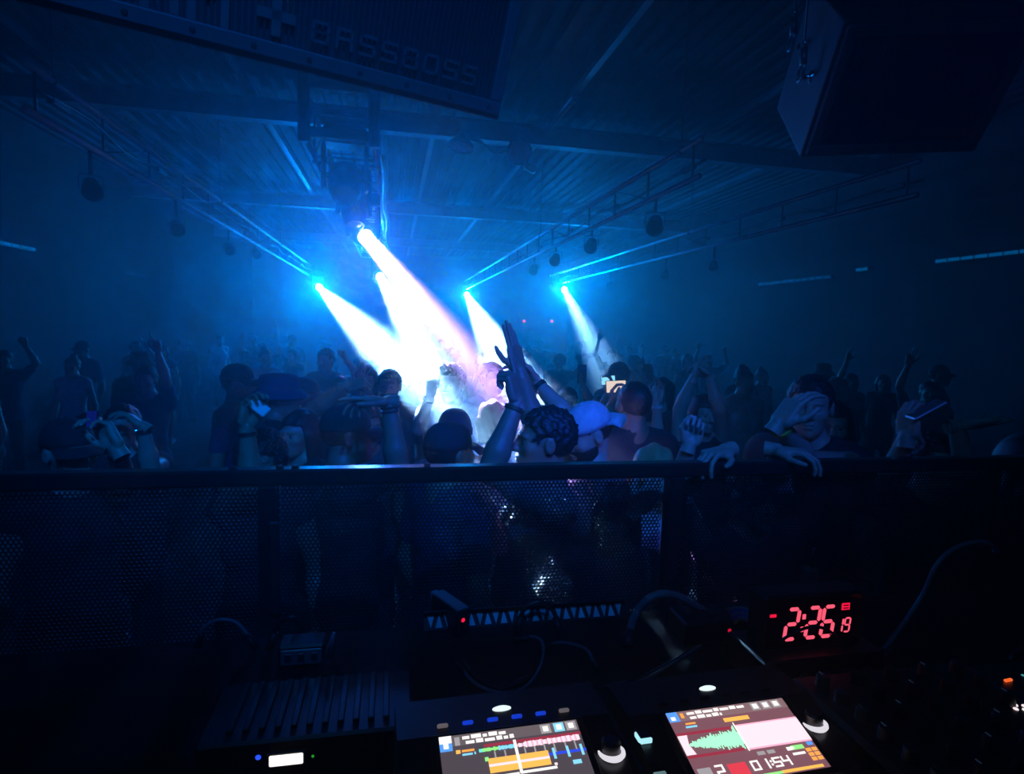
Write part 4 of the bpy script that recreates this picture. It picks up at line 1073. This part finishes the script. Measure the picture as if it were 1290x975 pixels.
EM = {}
def em(name, col, st):
    if name not in EM: EM[name] = glow_mat('lit_'+name, col, st)
    return EM[name]
SCR = {'bgA': (0.075,0.06,0.075), 'bgB': (0.20,0.085,0.11), 'headA': (0.13,0.105,0.115), 'headB': (0.24,0.14,0.15), 'white': (1.0,0.95,0.93), 'grey': (0.35,0.33,0.35), 'blue': (0.10,0.35,0.95), 'sky': (0.25,0.70,0.95),
       'orange': (1.0,0.40,0.08), 'amber': (1.0,0.52,0.10), 'green': (0.30,0.85,0.25), 'mint': (0.42,1.0,0.66), 'pink': (1.0,0.45,0.62), 'rose': (1.0,0.78,0.86), 'red': (0.75,0.05,0.08), 'navy': (0.03,0.07,0.75), 'maroon': (0.33,0.03,0.06), 'aqua': (0.15,0.8,0.75)}
def sm(k): return em('screen_'+k, SCR[k], 1.15)
TXT = {'0': 'abcdef', '1': 'bc', '2': 'abged', '4': 'fgbc', '5': 'afgcd', '6': 'afgedc', '9': 'abcdfg', '8': 'abcdefg'}
SEG = {'a': ((0,2),(1,2)), 'b': ((1,2),(1,1)), 'c': ((1,1),(1,0)), 'd': ((0,0),(1,0)), 'e': ((0,1),(0,0)), 'f': ((0,2),(0,1)), 'g': ((0,1),(1,1))}
def player(label, x, kind):
    W, D, H = .300, .41, .080; y1 = .825; yo = y1-D/2; zt = lambda y: .080 if y < .63 else min(.115, .080+(y-.63)*.3043)
    t = thing('media_player', label, 'dj player', (x, y1-D/2, TZ), group='media players on the booth table')
    MB().box((0,0,.010+(H-.010)/2), (W,D,H-.010), bev=.008).build('body', PLASTIC, t)
    for sx in (-1,1):
        for sy in (-1,1): MB().lathe([(.016,0),(.018,.010)], (sx*.12,sy*.17,0), (0,0,1), 12).build('foot', RUBBER, t)
    pr = [(.628,.079),(.745,.115),(.823,.115),(.823,.079)]
    vs = [(sx*(W/2-.002), y-yo, z) for sx in (-1,1) for y, z in pr]
    MB().add(vs, [(0,1,2,3),(7,6,5,4),(0,4,5,1),(1,5,6,2),(2,6,7,3),(3,7,4,0)]).build('screen_panel', PLASTIC, t)
    # jog wheel
    j = MB().lathe([(.090,0),(.092,.006),(.090,.018),(.083,.021),(.012,.024),(.010,.026),(0,.026)], (0,-.118,H), (0,0,1), 40).build('jog_wheel', PLASTIC, t, True, 30)
    for k in range(24):
        a = 2*PI*k/24; MB().lathe([(.004,0),(.004,.002),(0,.003)], (.0865*math.cos(a),-.118+.0865*math.sin(a),H+.020), (0,0,1), 6).build('dimple', STEEL, j)
    for k, (bx, by) in enumerate(((-.128,-.185),(-.128,-.140))):
        b = MB().lathe([(.017,0),(.018,.004),(.015,.007),(0,.007)], (bx,by,H), (0,0,1), 20).build('play_button' if k else 'cue_button', STEEL, t, True, 30)
    MB().box((.128,-.12,H+.002), (.012,.14,.004)).build('tempo_slot', BLACK, t); MB().box((.128,-.10,H+.009), (.018,.026,.014), bev=.003).build('tempo_fader', STEEL, t)
    # screen, on the sloping panel
    sw, sh = .190, .106; tilt = math.atan(.3043); sc_ = Vector((0, .6875-yo, zt(.6875)))
    bz = MB().box((0,0,.001), (sw+.022,sh+.012,.006), bev=.002).build('screen_bezel', PLASTIC, t)
    S0 = Vector((-sw/2, -sh/2, .0042))
    base = MB().box((0,0,.0042), (sw,sh,.001)).build('screen', sm('bg'+kind), t)
    for o_ in (bz, base): o_.location = sc_; o_.rotation_euler = (tilt,0,0)
    lay = {}
    def g(c, u0, v0, u1, v1, lv=0):
        z = .0008+.0003*lv; lay.setdefault(c, MB()).box(S0+Vector(((u0+u1)/2*sw,(v0+v1)/2*sh,z)), ((u1-u0)*sw,(v1-v0)*sh,.0004))
    def poly(c, pts, lv=1): lay.setdefault(c, MB()).prism([(S0.x+u*sw, S0.y+v*sh) for u, v in pts], .0004, None, S0.z+.0006+.0003*lv)
    def digits(c, txt, u, v, w_, h_, th, lv=2):
        for ch in txt:
            if ch == ':':
                for vv in (.3,.7): g(c, u, v+vv*h_-th*.6, u+th*.7, v+vv*h_+th*.6, lv)
                u += w_*.4; continue
            for s_ in TXT[ch]:
                (ax,ay),(bx,by) = SEG[s_]; u0, u1 = u+min(ax,bx)*w_*.7, u+max(ax,bx)*w_*.7; v0, v1 = v+min(ay,by)*h_/2, v+max(ay,by)*h_/2
                g(c, u0-th/3, v0-th/2, u1+th/3, v1+th/2, lv)
            u += w_
    def words(c, u, v, widths, h_, gap=.012, lv=2):
        for k, q in enumerate(widths):
            g(c, u, v, u+q, v+h_*(.75+.25*(k%2)), lv); u += q+gap
    rr = random.Random(3 if kind == 'A' else 4)
    g('head'+kind, 0, .86, 1, 1)
    if kind == 'A':
        g('white', .0,.87,.085,1,1); g('blue', .0,.80,.085,.90,2); g('white', .025,.83,.06,.90,3); g('grey', .105,.86,.14,.97,1)
        words('white', .16,.93, [.05,.07,.03,.06,.05], .05); words('white', .18,.865, [.06,.05,.07,.04,.03,.03], .05); 
        for u, c in ((.72,'grey'),(.82,'sky'),(.91,'grey')): g(c, u,.865,u+.075,.985,1); g('white', u+.018,.89,u+.057,.96,2)
        g('amber', .105,.755,.135,.80,1); words('orange', .145,.765, [.085], .035); words('sky', .145,.72, [.07,.01], .03)
        g('maroon', .30,.795,1,.83,0); g('aqua', .26,.735,.30,.775,1)
        n = 60
        for i in range(n):
            u = .28+.70*i/n; a = .014+.014*rr.random()+(.012 if i > 24 else 0); c = 'green' if i < 10 else 'sky' if i < 20 else 'rose' if i%3 else 'pink'
            g(c, u,.755-a,u+.0125,.755+a,2)
        g('white', .505,.40,.525,.83,4)
        for u in (.36,.43,.57,.64,.71,.78,.86,.93): g('grey', u,.60,u+.010,.72,1)
        g('amber', .31,.46,.73,.64,1); g('rose', .31,.535,.73,.565,2); g('green', .29,.61,.315,.66,2); g('navy', .73,.57,1,.605,1)
        for u in (.76,.86,.96): g('sky', u,.52,u+.018,.66,2)
        words('white', .30,.40, [.20,.25], .03); g('rose', .75,.44,.77,.47,2); g('sky', .88,.42,.94,.47,2)
        words('white', .06,.2, [.1,.08], .08); digits('white', '0226', .3,.15,.09,.16,.02); g('orange', .1,.05,.9,.09,1)
    else:
        g('blue', .0,.86,.085,1,1); g('white', .02,.88,.055,.93,2); g('orange', .105,.90,.13,.97,1)
        words('white', .16,.935, [.06,.05,.08,.04,.07,.05,.06], .045); words('white', .17,.87, [.05,.06,.04,.05,.015], .045)
        for u in (.70,.79,.88): g('grey', u,.875,u+.07,.985,1); g('white', u+.014,.895,u+.056,.965,2)
        words('orange', .11,.80, [.08], .03); words('sky', .10,.755, [.09], .03); g('amber', .42,.765,.63,.82,1)
        g('maroon', .0,.665,.45,.70,0); g('maroon', .0,.36,.45,.395,0)
        top = []; n = 44
        for i in range(n+1):
            u = .06+.44*i/n; a = .018+.135*(i/n)**.75*(1 if i%2 else .80)
            top.append((u, a))
        for i, (u0,a0) in enumerate(top): a0 *= .72+.5*rr.random(); g('mint', u0,.53-a0,u0+.0102,.53+a0*(.8+.35*rr.random()),1)
        g('pink', .47,.355,1,.705,1); g('rose', .47,.375,1,.685,2); poly('rose', [(.0,.40),(.075,.40),(.055,.53),(.075,.66),(.0,.66)], 2); g('white', .47,.34,.478,.74,3)
        for u, c in ((.52,'grey'),(.60,'grey'),(.76,'white')): g(c, u,.27,u+.06,.315,1)
        g('green', .80,.27,.90,.325,1); g('blue', .94,.30,.985,.345,1)
        for k in range(3):
            for q in range(2): g('orange', .90+.05*q,.10+.06*k,.94+.05*q,.145+.06*k,1)
        g('grey', .02,.06,.12,.22,1); digits('white', '2', .16,.07,.07,.15,.022); g('red', .25,.05,.39,.22,1); digits('white', '01:54', .43,.10,.072,.105,.020); words('white', .78,.2, [.1], .04)
        g('green', .36,.01,.62,.04,1); g('amber', .62,.01,.95,.045,1); g('rose', .1,.01,.36,.03,1)
    for c, b in lay.items(): b.build('screen_graphic', sm(c), base)['kind'] = 'stuff'
    t.rotation_euler = (0,0,math.radians(2.2))
    # lit controls
    for k in range(6):
        m = PLASTIC if kind == 'B' else em('grey_key', (0.5,0.42,0.45), .22) if k in (0,5) else em('blue_key', (0.01,0.07,1.0), .55)
        MB().box((-.087+.0345*k, .760-yo, .117), (.015,.0055,.005), bev=.0015).build('shortcut_button', m, t)
    sl = MB().lathe([(0,.003),(.010,.0025),(.0135,.001),(.0138,0)], (0,0,.115), (0,0,1), 20); sl.v = [(x,y*.42+.783-(y1-D/2),z) for x,y,z in sl.v]; sl.build('status_light', em('port', (0.8,0.95,1.0), 1.1), t)
    kx, ky = (.128,.690) if kind == 'A' else (.118,.697); kz = zt(ky)
    k = MB().lathe([(.0125,-.004),(.0125,.016),(.010,.019),(0,.019)], (kx,ky-yo,kz), (0,0,1), 22).build('selector_knob', PLASTIC, t, True, 30)
    r = MB(); pts = [(kx+.0165*math.cos(a), ky-yo+.0165*math.sin(a), kz+.003) for a in [PI*(.95+1.15*i/16) for i in range(17)]]
    r.tube(pts, [.0012+.0026*math.sin(PI*i/16)**.7 for i in range(17)], 8).build('lit_ring', em('ring', (0.85,0.82,0.9), .9), k, True)
    yb = .690 if kind == 'A' else .712; zb = zt(yb)
    b = MB().box((-.141,yb-yo,zb+.003), (.016,.018,.008), bev=.002).build('back_button', PLASTIC, t)
    e_ = MB(); e_.box((-.141,yb-yo-.0095,zb+.003), (.017,.004,.007), bev=.001); e_.box((-.1495,yb-yo-.001,zb+.003), (.0030,.015,.007), bev=.001); e_.build('lit_edge', em('cyan_edge', (0.45,0.9,1.0), 1.0), b)
    MB().box((-.141,.662-yo,zt(.662)+.002), (.017,.005,.005), bev=.001).build('loop_button', em('cyan_dim', (0.3,0.55,0.6), .35), t)
    return t
player('media player at left whose screen shows an orange block under a thin waveform', .163, 'A')
player('media player at right whose screen shows a wide green to pink waveform', .483, 'B')

# mixer at the right
t = thing('dj_mixer', 'black mixer with rows of dark knobs right of the bright players', 'mixer', (.815,.62,TZ))
MB().box((0,0,.0525), (.335,.41,.085), bev=.008).build('body', PLASTIC, t)
for sx in (-1,1):
    for sy in (-1,1): MB().lathe([(.016,0),(.018,.010)], (sx*.13,sy*.17,0), (0,0,1), 12).build('foot', RUBBER, t)
M_KNOB_GLINT = em('knob_glint', (0.1,0.25,0.5), .05)  # faint blue glow stands in for glints on some knob pointers
for r in range(6):
    for c in range(5):
        kx, ky = -.13+.065*c, .17-.042*r
        kb = MB().lathe([(.0115,0),(.0105,.016),(.0095,.018),(0,.018)], (kx,ky,.095), (0,0,1), 14).build('knob', RUBBER, t, True, 30)
        MB().box((kx,ky+.006,.1135), (.002,.008,.0012)).build('pointer', M_KNOB_GLINT if (r+c)%3 == 0 else STEEL, kb)
for c in range(4):
    MB().box((-.0975+.065*c,-.125,.0955), (.005,.075,.002)).build('fader_slot', BLACK, t); MB().box((-.0975+.065*c,-.135+.012*c,.104), (.016,.012,.018), bev=.003).build('fader_cap', STEEL, t)
for i, (dx, dy) in enumerate(((0,0),(.012,-.004),(.003,-.012),(.015,-.016),(.024,-.008),(.026,-.020))):
    MB().lathe([(0,.002),(.003,.0015),(.0038,0)], (.138+dx-.012,.083+dy,.095), (0,0,1), 10).build('level_light', em('white_dot', (1.0,0.85,0.88), 1.0), t)
t = thing('effects_unit', 'small black effects unit with an orange bar light at the right edge', 'dj gear', (1.085,.745,TZ))
MB().box((0,0,.04), (.17,.17,.08), bev=.006).build('body', PLASTIC, t)
MB().box((-.05,.03,.082), (.016,.005,.004), Rz(.1), bev=.001).build('orange_light', em('orange_bar', (1.0,0.12,0.02), 1.2), t)
MB().lathe([(0,.002),(.003,.001),(.0035,0)], (-.005,.04,.08), (0,0,1), 10).build('cyan_light', em('cyan_dot', (0.1,0.6,0.6), .4), t)
MB().lathe([(0,.002),(.003,.001),(.0035,0)], (-.022,.015,.08), (0,0,1), 10).build('red_light', em('red_dot', (0.6,0.02,0.03), .4), t)
for k in range(3): MB().lathe([(.012,0),(.011,.016),(0,.018)], (-.04+.045*k,-.04,.08), (0,0,1), 14).build('knob', RUBBER, t, True, 30)

# receiver with a lit window at the left
p0 = atD(361,955,.85)
t = thing('wireless_receiver', 'black receiver at bottom left with a bright white lit window', 'receiver', (-.115,p0.y+.075,TZ))
MB().box((0,0,.032), (.30,.15,.064), bev=.004).build('case', PLASTIC, t)
lx = p0.x+.115; lz = p0.z-TZ
MB().box((lx,-.076,lz), (.054,.004,.024), bev=.003).build('window_frame', BLACK, t)
MB().box((lx,-.0785,lz), (.046,.003,.0165), bev=.0025).build('lit_window', em('window', (1.0,0.98,0.96), 1.3), t)
MB().lathe([(0,.002),(.003,.0015),(.004,0)], (lx-.038,-.0755,lz+.006), (0,-1,0), 12).build('blue_light', em('blue_led', (0.02,0.08,1.0), 1.2), t)
MB().lathe([(0,.002),(.0015,.0015),(.0022,0)], (lx+.036,-.0755,lz-.001), (0,-1,0), 10).build('green_light', em('green_led', (0.02,0.35,0.03), .7), t)
for k in range(11): MB().box((-.11+.022*k,.008,.066), (.009,.12,.006), bev=.001).build('vent_rib', PLASTIC, t)

# clock
cc = (atD(975,800,1.15)+atD(1072,800,1.11))/2
CA = atD(985,780,1.158); CB = atD(1072,780,1.117); ex = Vector((1.0,.01,0)).normalized()
t = thing('led_clock', 'black table clock with large red digits', 'clock', (cc.x,cc.y,TZ+.064)); t.scale = (1.1,1.1,1.1); t.rotation_euler = (0,0,math.atan2(ex.y,ex.x))
MB().box((.004,.026,.049), (.195,.05,.098), bev=.005).build('case', PLASTIC, t)
face = MB().box((.004,.0005,.050), (.185,.002,.086)).build('face', mat('smoked_red_window', (0.02,0.003,0.005), .12), t)
RED = em('digit_red', (1.0,0.10,0.17), 1.15); RED2 = em('digit_deep_red', (1.0,0.01,0.06), .9)
def seg_digits(txt, x, z, w_, h_, th, m, slant=.10):
    for ch in txt:
        if ch == ':':
            for q in (.30,.72): MB().box((x+th*.4+slant*q*h_,-.001,z+q*h_), (th*1.1,.0015,th*1.5), bev=.0007).build('colon_dot', m, face)
            x += w_*.36; continue
        for s_ in TXT[ch]:
            (ax,ay),(bx,by) = SEG[s_]; hw, hh = w_*.72, h_/2
            a = Vector((x+ax*hw, 0, z+ay*hh)); b = Vector((x+bx*hw, 0, z+by*hh)); d = (b-a).normalized(); gap = th*.30
            a, b = a+d*gap, b-d*gap; nrm = Vector((-d.z,0,d.x))*th/2; tp = d*th*.42
            pts = [a, a+tp+nrm, b-tp+nrm, b, b-tp-nrm, a+tp-nrm]; pts = [Vector((q.x+slant*(q.z-z), 0, q.z)) for q in pts]
            n = len(pts); vs = [(q.x,-.0002,q.z) for q in pts]+[(q.x,-.0016,q.z) for q in pts]
            MB().add(vs, [tuple(range(n)), tuple(range(2*n-1,n-1,-1))]+[(i,n+i,n+(i+1)%n,(i+1)%n) for i in range(n)]).build('digit_segment', m, face)
        x += w_
seg_digits('2:26', -.055,.022,.0300,.053,.0062, RED)
seg_digits('19', .0475,.027,.0145,.0245,.0024, RED)
MB().box((-.079,-.001,.066), (.0125,.0015,.0055), Matrix.Rotation(0,3,'Y'), bev=.0007).build('alarm_mark', RED2, face)
ic = MB().box((.0625,-.001,.073), (.0165,.0012,.0125), bev=.002).build('bell_mark', RED2, face)
for k in range(2): MB().box((.0625,-.0019,.0705+.005*k), (.010,.0008,.0016)).build('bell_line', mat('digit_gap', (0.12,0.0,0.01), .5), ic)
t = thing('distribution_box', 'low black box under the red digit clock', 'dj gear', (cc.x+.01,cc.y+.03,TZ))
t.rotation_euler = (0,0,math.atan2(ex.y,ex.x))
MB().box((0,0,.032), (.26,.12,.064), bev=.004).build('case', PLASTIC, t)
for k in range(5): MB().lathe([(.010,0),(.010,.004),(.006,.004),(.006,.001)], (-.09+.045*k,-.060,.028), (0,-1,0), 14).build('socket', STEEL, t)

# bar shaped adapter with a red light
a = atZ(550,743,TZ+.06); b = atZ(586,768,TZ+.06); d = Vector((b.x-a.x,b.y-a.y,0)); L = d.length; R = look((d.x,d.y,0)); c = (a+b)/2
t = thing('power_adapter', 'slim bar adapter with a blue lit top and a red light on its end', 'adapter', (c.x,c.y,TZ))
M_TOP = mat('satin_grey_shell', (0.25,0.26,0.28), 0.3, .3)
MB().box((0,0,.028), (.034,L*.9,.056), R, bev=.003).build('shell', PLASTIC, t)
MB().box((0,0,.058), (.030,L*.88,.005), R, bev=.002).build('pale_lit_top', M_TOP, t)  # paler top over black sides: light from behind put into the colour
MB().box(R@Vector((0,-L*.5,.045)), (.020,L*.22,.02), R, bev=.003).build('plug', M_TOP, t)
MB().box(R@Vector((0,L*.452,.03)), (.030,.004,.054), R, bev=.001).build('end_plate', BLACK, t)
MB().lathe([(0,.003),(.004,.0025),(.0058,0)], R@Vector((.002,L*.455,.036)), R@Vector((0,1,0)), 14).build('red_light', em('red_lamp', (1.0,0.01,0.06), 1.0), t)
# second red light on a stage box
q = atZ(920,795,TZ+.03)
t = thing('stage_box', 'black cable box with a small red light left of the clock', 'dj gear', (q.x,q.y+.045,TZ))
MB().box((0,0,.025), (.20,.085,.05), bev=.004).build('case', PLASTIC, t)
MB().lathe([(0,.003),(.003,.0025),(.0042,0)], (0,-.0425,.030), (0,-1,0), 14).build('red_light', em('red_lamp2', (0.9,0.01,0.05), .6), t)
for k in range(4): MB().lathe([(.009,0),(.009,.006),(.005,.006),(.005,.001)], (-.075+.05*k,0,.05), (0,0,1), 12).build('socket', STEEL, t)
# patterned reflective tape along the far table edge
M_HOLO = mat('foil_triangle', (0.75,0.8,0.85), 0.35, 0.3)
tp = thing('patterned_tape', 'strip of shiny triangle patterned tape along the far edge of the table', 'tape', (.16,1.262,TZ-.02), group=None)
tp.location = (.30,1.235,TZ+.019); tp.rotation_euler = (-.5,0,0)
MB().box((0,0,0), (.46,.004,.036)).build('backing', PLASTIC, tp)
MB().box((0,-.01,.0195), (.46,.03,.002)).build('top_fold', PLASTIC, tp)
me = {}
for i in range(25):
    x = -.215+.0178*i; up = i%2
    tri = [(-.008,-.013),(.008,-.013),(0,.013)] if up else [(-.008,.013),(0,-.013),(.008,.013)]
    if up not in me:
        o = MB().prism(tri, .003, Matrix.Rotation(PI/2,3,'X')).build('foil_triangle', M_HOLO, tp); me[up] = o.data
    else: o = bpy.data.objects.new('foil_triangle', me[up]); COL.objects.link(o); o.parent = tp
    o.location = (x,-.002,0); o.rotation_euler = (rnd.uniform(-.12,.12),0,rnd.uniform(-.25,.25))
# small things behind: antenna receiver, cup, bag
q = atZ(1005,757,TZ)
t = thing('antenna_box', 'small ribbed box with a stub antenna standing behind the clock', 'receiver', (q.x,min(q.y,1.22),TZ))
MB().box((0,0,.05), (.034,.03,.10), bev=.004).build('case', mat('dull_green_case', (0.05,0.09,0.08), .5), t)
for k in range(6): MB().box((0,-.016,.02+.012*k), (.028,.004,.005), Matrix.Rotation(.3,3,'Y')).build('rib', STEEL, t)
MB().tube([(.006,0,.10),(.008,0,.145)], [.005,.003], 8).build('antenna', RUBBER, t, True)
MB().lathe([(0,.005),(.004,.003),(.005,0)], (.008,0,.145), (0,0,1), 8).build('antenna_tip', STEEL, t, True)
q = atZ(382,832,TZ)
t = thing('power_strip', 'low power strip, front coloured paler as lit, lying left of the fork shaped clip', 'power strip', (q.x,q.y,TZ))
MB().box((0,0,.022), (.085,.05,.044), bev=.004).build('case', PLASTIC, t); MB().box((0,-.0255,.022), (.075,.003,.030), bev=.002).build('pale_lit_front', M_TOP, t)  # light falling on the front is put into a paler plate
for k in range(3): MB().box((-.024+.024*k,-.0275,.022), (.012,.003,.016), bev=.001).build('switch', STEEL, t)
q = atZ(412,868,TZ)
t = thing('red_pouch', 'small dark red pouch with a fork shaped clip on the table', 'pouch', (q.x,q.y,TZ))
v = []; f_ = []
for i in range(7):
    zz = .058*i/6; r = [.026,.030,.029,.025,.020,.013,.008][i]
    for k in range(14): an = 2*PI*k/14; v.append((r*math.cos(an)*(1+.08*math.sin(3*an)), .6*r*math.sin(an)*(1+.08*math.cos(4*an)), zz))
for i in range(6):
    for k in range(14): f_.append((i*14+k, i*14+(k+1)%14, (i+1)*14+(k+1)%14, (i+1)*14+k))
f_.append(tuple(range(13,-1,-1))); f_.append(tuple(range(84,98)))
MB().add(v, f_).build('bag', mat('dark_red_fabric', (0.16,0.01,0.02), .7, bump=.2), t, True)
cl = MB(); cl.tube([(-.004,0,.05),(0,0,.075),(.012,0,.105)], .003, 6); cl.tube([(.006,0,.058),(.012,0,.105)], .003, 6); cl.build('clip', M_TOP, t, True)

# cables
M_CABLE = mat('glossy_black_cable', (0.015,0.016,0.018), 0.25)
M_CABLE_G = mat('grey_cable', (0.14,0.15,0.17), 0.35)
M_CABLE_LIT = mat('blue_lit_cable', (0.02,0.05,0.35), 0.35)  # blue lamp light on the cords put into their colour
M_CABLE_P = mat('magenta_cable', (0.30,0.02,0.12), 0.35)
M_TAG = mat('yellow_green_tag', (0.35,0.40,0.10), 0.5)
def cable(label, pts, r, m, group=None, plugs=True):
    o = thing('cable', label, 'cable', pts[0], group=group); p0 = Vector(pts[0]); L = [Vector(p)-p0 for p in pts]
    MB().tube(spline(L, 8), r, 8).build('cord', m, o, True)
    if plugs:
        for a, b in ((L[0], L[1]), (L[-1], L[-2])):
            d = (b-a).normalized(); MB().tube([a-d*.004, a+d*.03], [r*1.7,r*1.7], 10).build('plug', RUBBER, o, True)
    return o
def tz(px, py, dz=.008): return atZ(px, py, TZ+dz)
cable('thick cable arching up in a half circle in front of the right rail post', [tz(790,812), atY(800,775,1.17), atY(818,754,1.17), atY(843,748,1.17), atY(872,760,1.16), atY(903,783,1.14), tz(935,812)], .0085, M_CABLE_G)
cable('long cable arching high at the right then running down to the left of it', [atY(1262,700,1.02), atY(1240,683,1.0), atY(1205,690,1.0), atY(1180,712,1.0), atY(1162,750,1.0), atY(1135,790,.99), tz(1102,832)], .0045, M_CABLE_G)
cable('magenta ended short cable at the foot of the high arch', [tz(1128,815,.03), tz(1112,826,.02), tz(1090,850)], .0045, M_CABLE_P)
cable('cable loop drawing an open ring behind the left player, outer strand', [tz(578,838), tz(600,862), tz(632,873), tz(662,866), tz(681,840), tz(684,812,.02), tz(672,802,.02), tz(650,806)], .0035, M_CABLE_G)
cable('cable loop behind the left player, inner strand', [tz(584,835), tz(604,857), tz(634,868), tz(664,855)], .0035, M_CABLE)
cable('cable curling right from the open ring behind the left player', [tz(682,818), tz(695,812), tz(712,810,.03), tz(738,818), tz(752,840)], .0035, M_CABLE_G)
cable('small dark arch of cable above the shiny tape', [tz(652,795), atY(656,775,1.2), atY(668,762,1.2), atY(684,759,1.2), atY(698,772,1.2), tz(705,795)], .0045, M_CABLE)
cable('thin cable arch at far left of the table', [tz(250,812), atY(256,792,1.22), atY(275,781,1.22), atY(300,786,1.22), tz(322,815)], .004, M_CABLE_G)
cable('cable with a small bright bend left of the shiny tape', [tz(340,815), atY(350,788,1.2), atY(367,778,1.2), atY(380,790,1.2), tz(392,815)], .0045, M_CABLE)
for k in range(5):
    cable(['topmost','second','third','fourth','lowest'][k]+' strand of the blue lit cable bundle left of the clock', [tz(905+3*k,790+2*k), atY(922+2*k,768+3*k,1.13-.012*k), atY(942+1*k,768+4*k,1.11-.012*k), atY(962,785+4*k,1.09-.01*k), tz(985,815+4*k)], .0042, M_CABLE_LIT if k%2 else M_CABLE_G, 'blue lit cable bundle')
cable('cable hanging in front of the clock to a yellow green tag', [tz(950,795,.03), tz(962,800,.05), tz(968,820,.04), tz(972,845,.02), tz(980,862)], .0045, M_CABLE_G)
q = tz(970,838,.035)
t = thing('cable_tag', 'yellow green tie tag on the cable below the clock', 'tag', q)
MB().box((0,-.012,0), (.010,.005,.040), Matrix.Rotation(-.45,3,'Y'), bev=.001).build('strap', M_TAG, t); MB().box((.016,-.014,-.028), (.012,.006,.030), Matrix.Rotation(-.6,3,'Y'), bev=.001).build('tail', mat('pale_tie', (0.45,0.42,0.30), .5), t)
cable('dark cable crossing low in front of the clock digits', [tz(975,812,.03), atD(985,806,1.05), atD(1003,796,1.04), atD(1022,790,1.04), atD(1045,795,1.03), tz(1075,822,.02)], .0028, M_CABLE)
for k in range(7):
    x0, y0 = 1015+8*k, 835+5*((k*3)%4)
    cable('thin wire number '+['one','two','three','four','five','six','seven'][k]+' from left in the tangle under the clock', [tz(x0,y0-22,.012+.006*k), tz(x0+14,y0-6,.03), tz(x0+24+6*k,y0+14,.02), tz(x0+60+8*k,y0+24+3*k)], .0026, (M_CABLE_LIT, M_CABLE_G, M_CABLE)[k%3], 'wires under the clock', plugs=False)
for k in range(4):
    cable('dark wire trailing left of the ring behind the players, '+['nearest','second','third','farthest'][k]+' of them', [tz(720+20*k,880-6*k), tz(745+22*k,868-4*k,.02), tz(790+18*k,862-8*k,.015), tz(840+14*k,835-7*k)], .0032, (M_CABLE, M_CABLE_G)[k%2], 'wires behind the players', plugs=False)
cable('thin cable rising at the right edge above the effects unit', [atY(1289,815,.95), atY(1272,830,.95), atY(1262,855,.94), tz(1250,870)], .0035, M_CABLE_G)
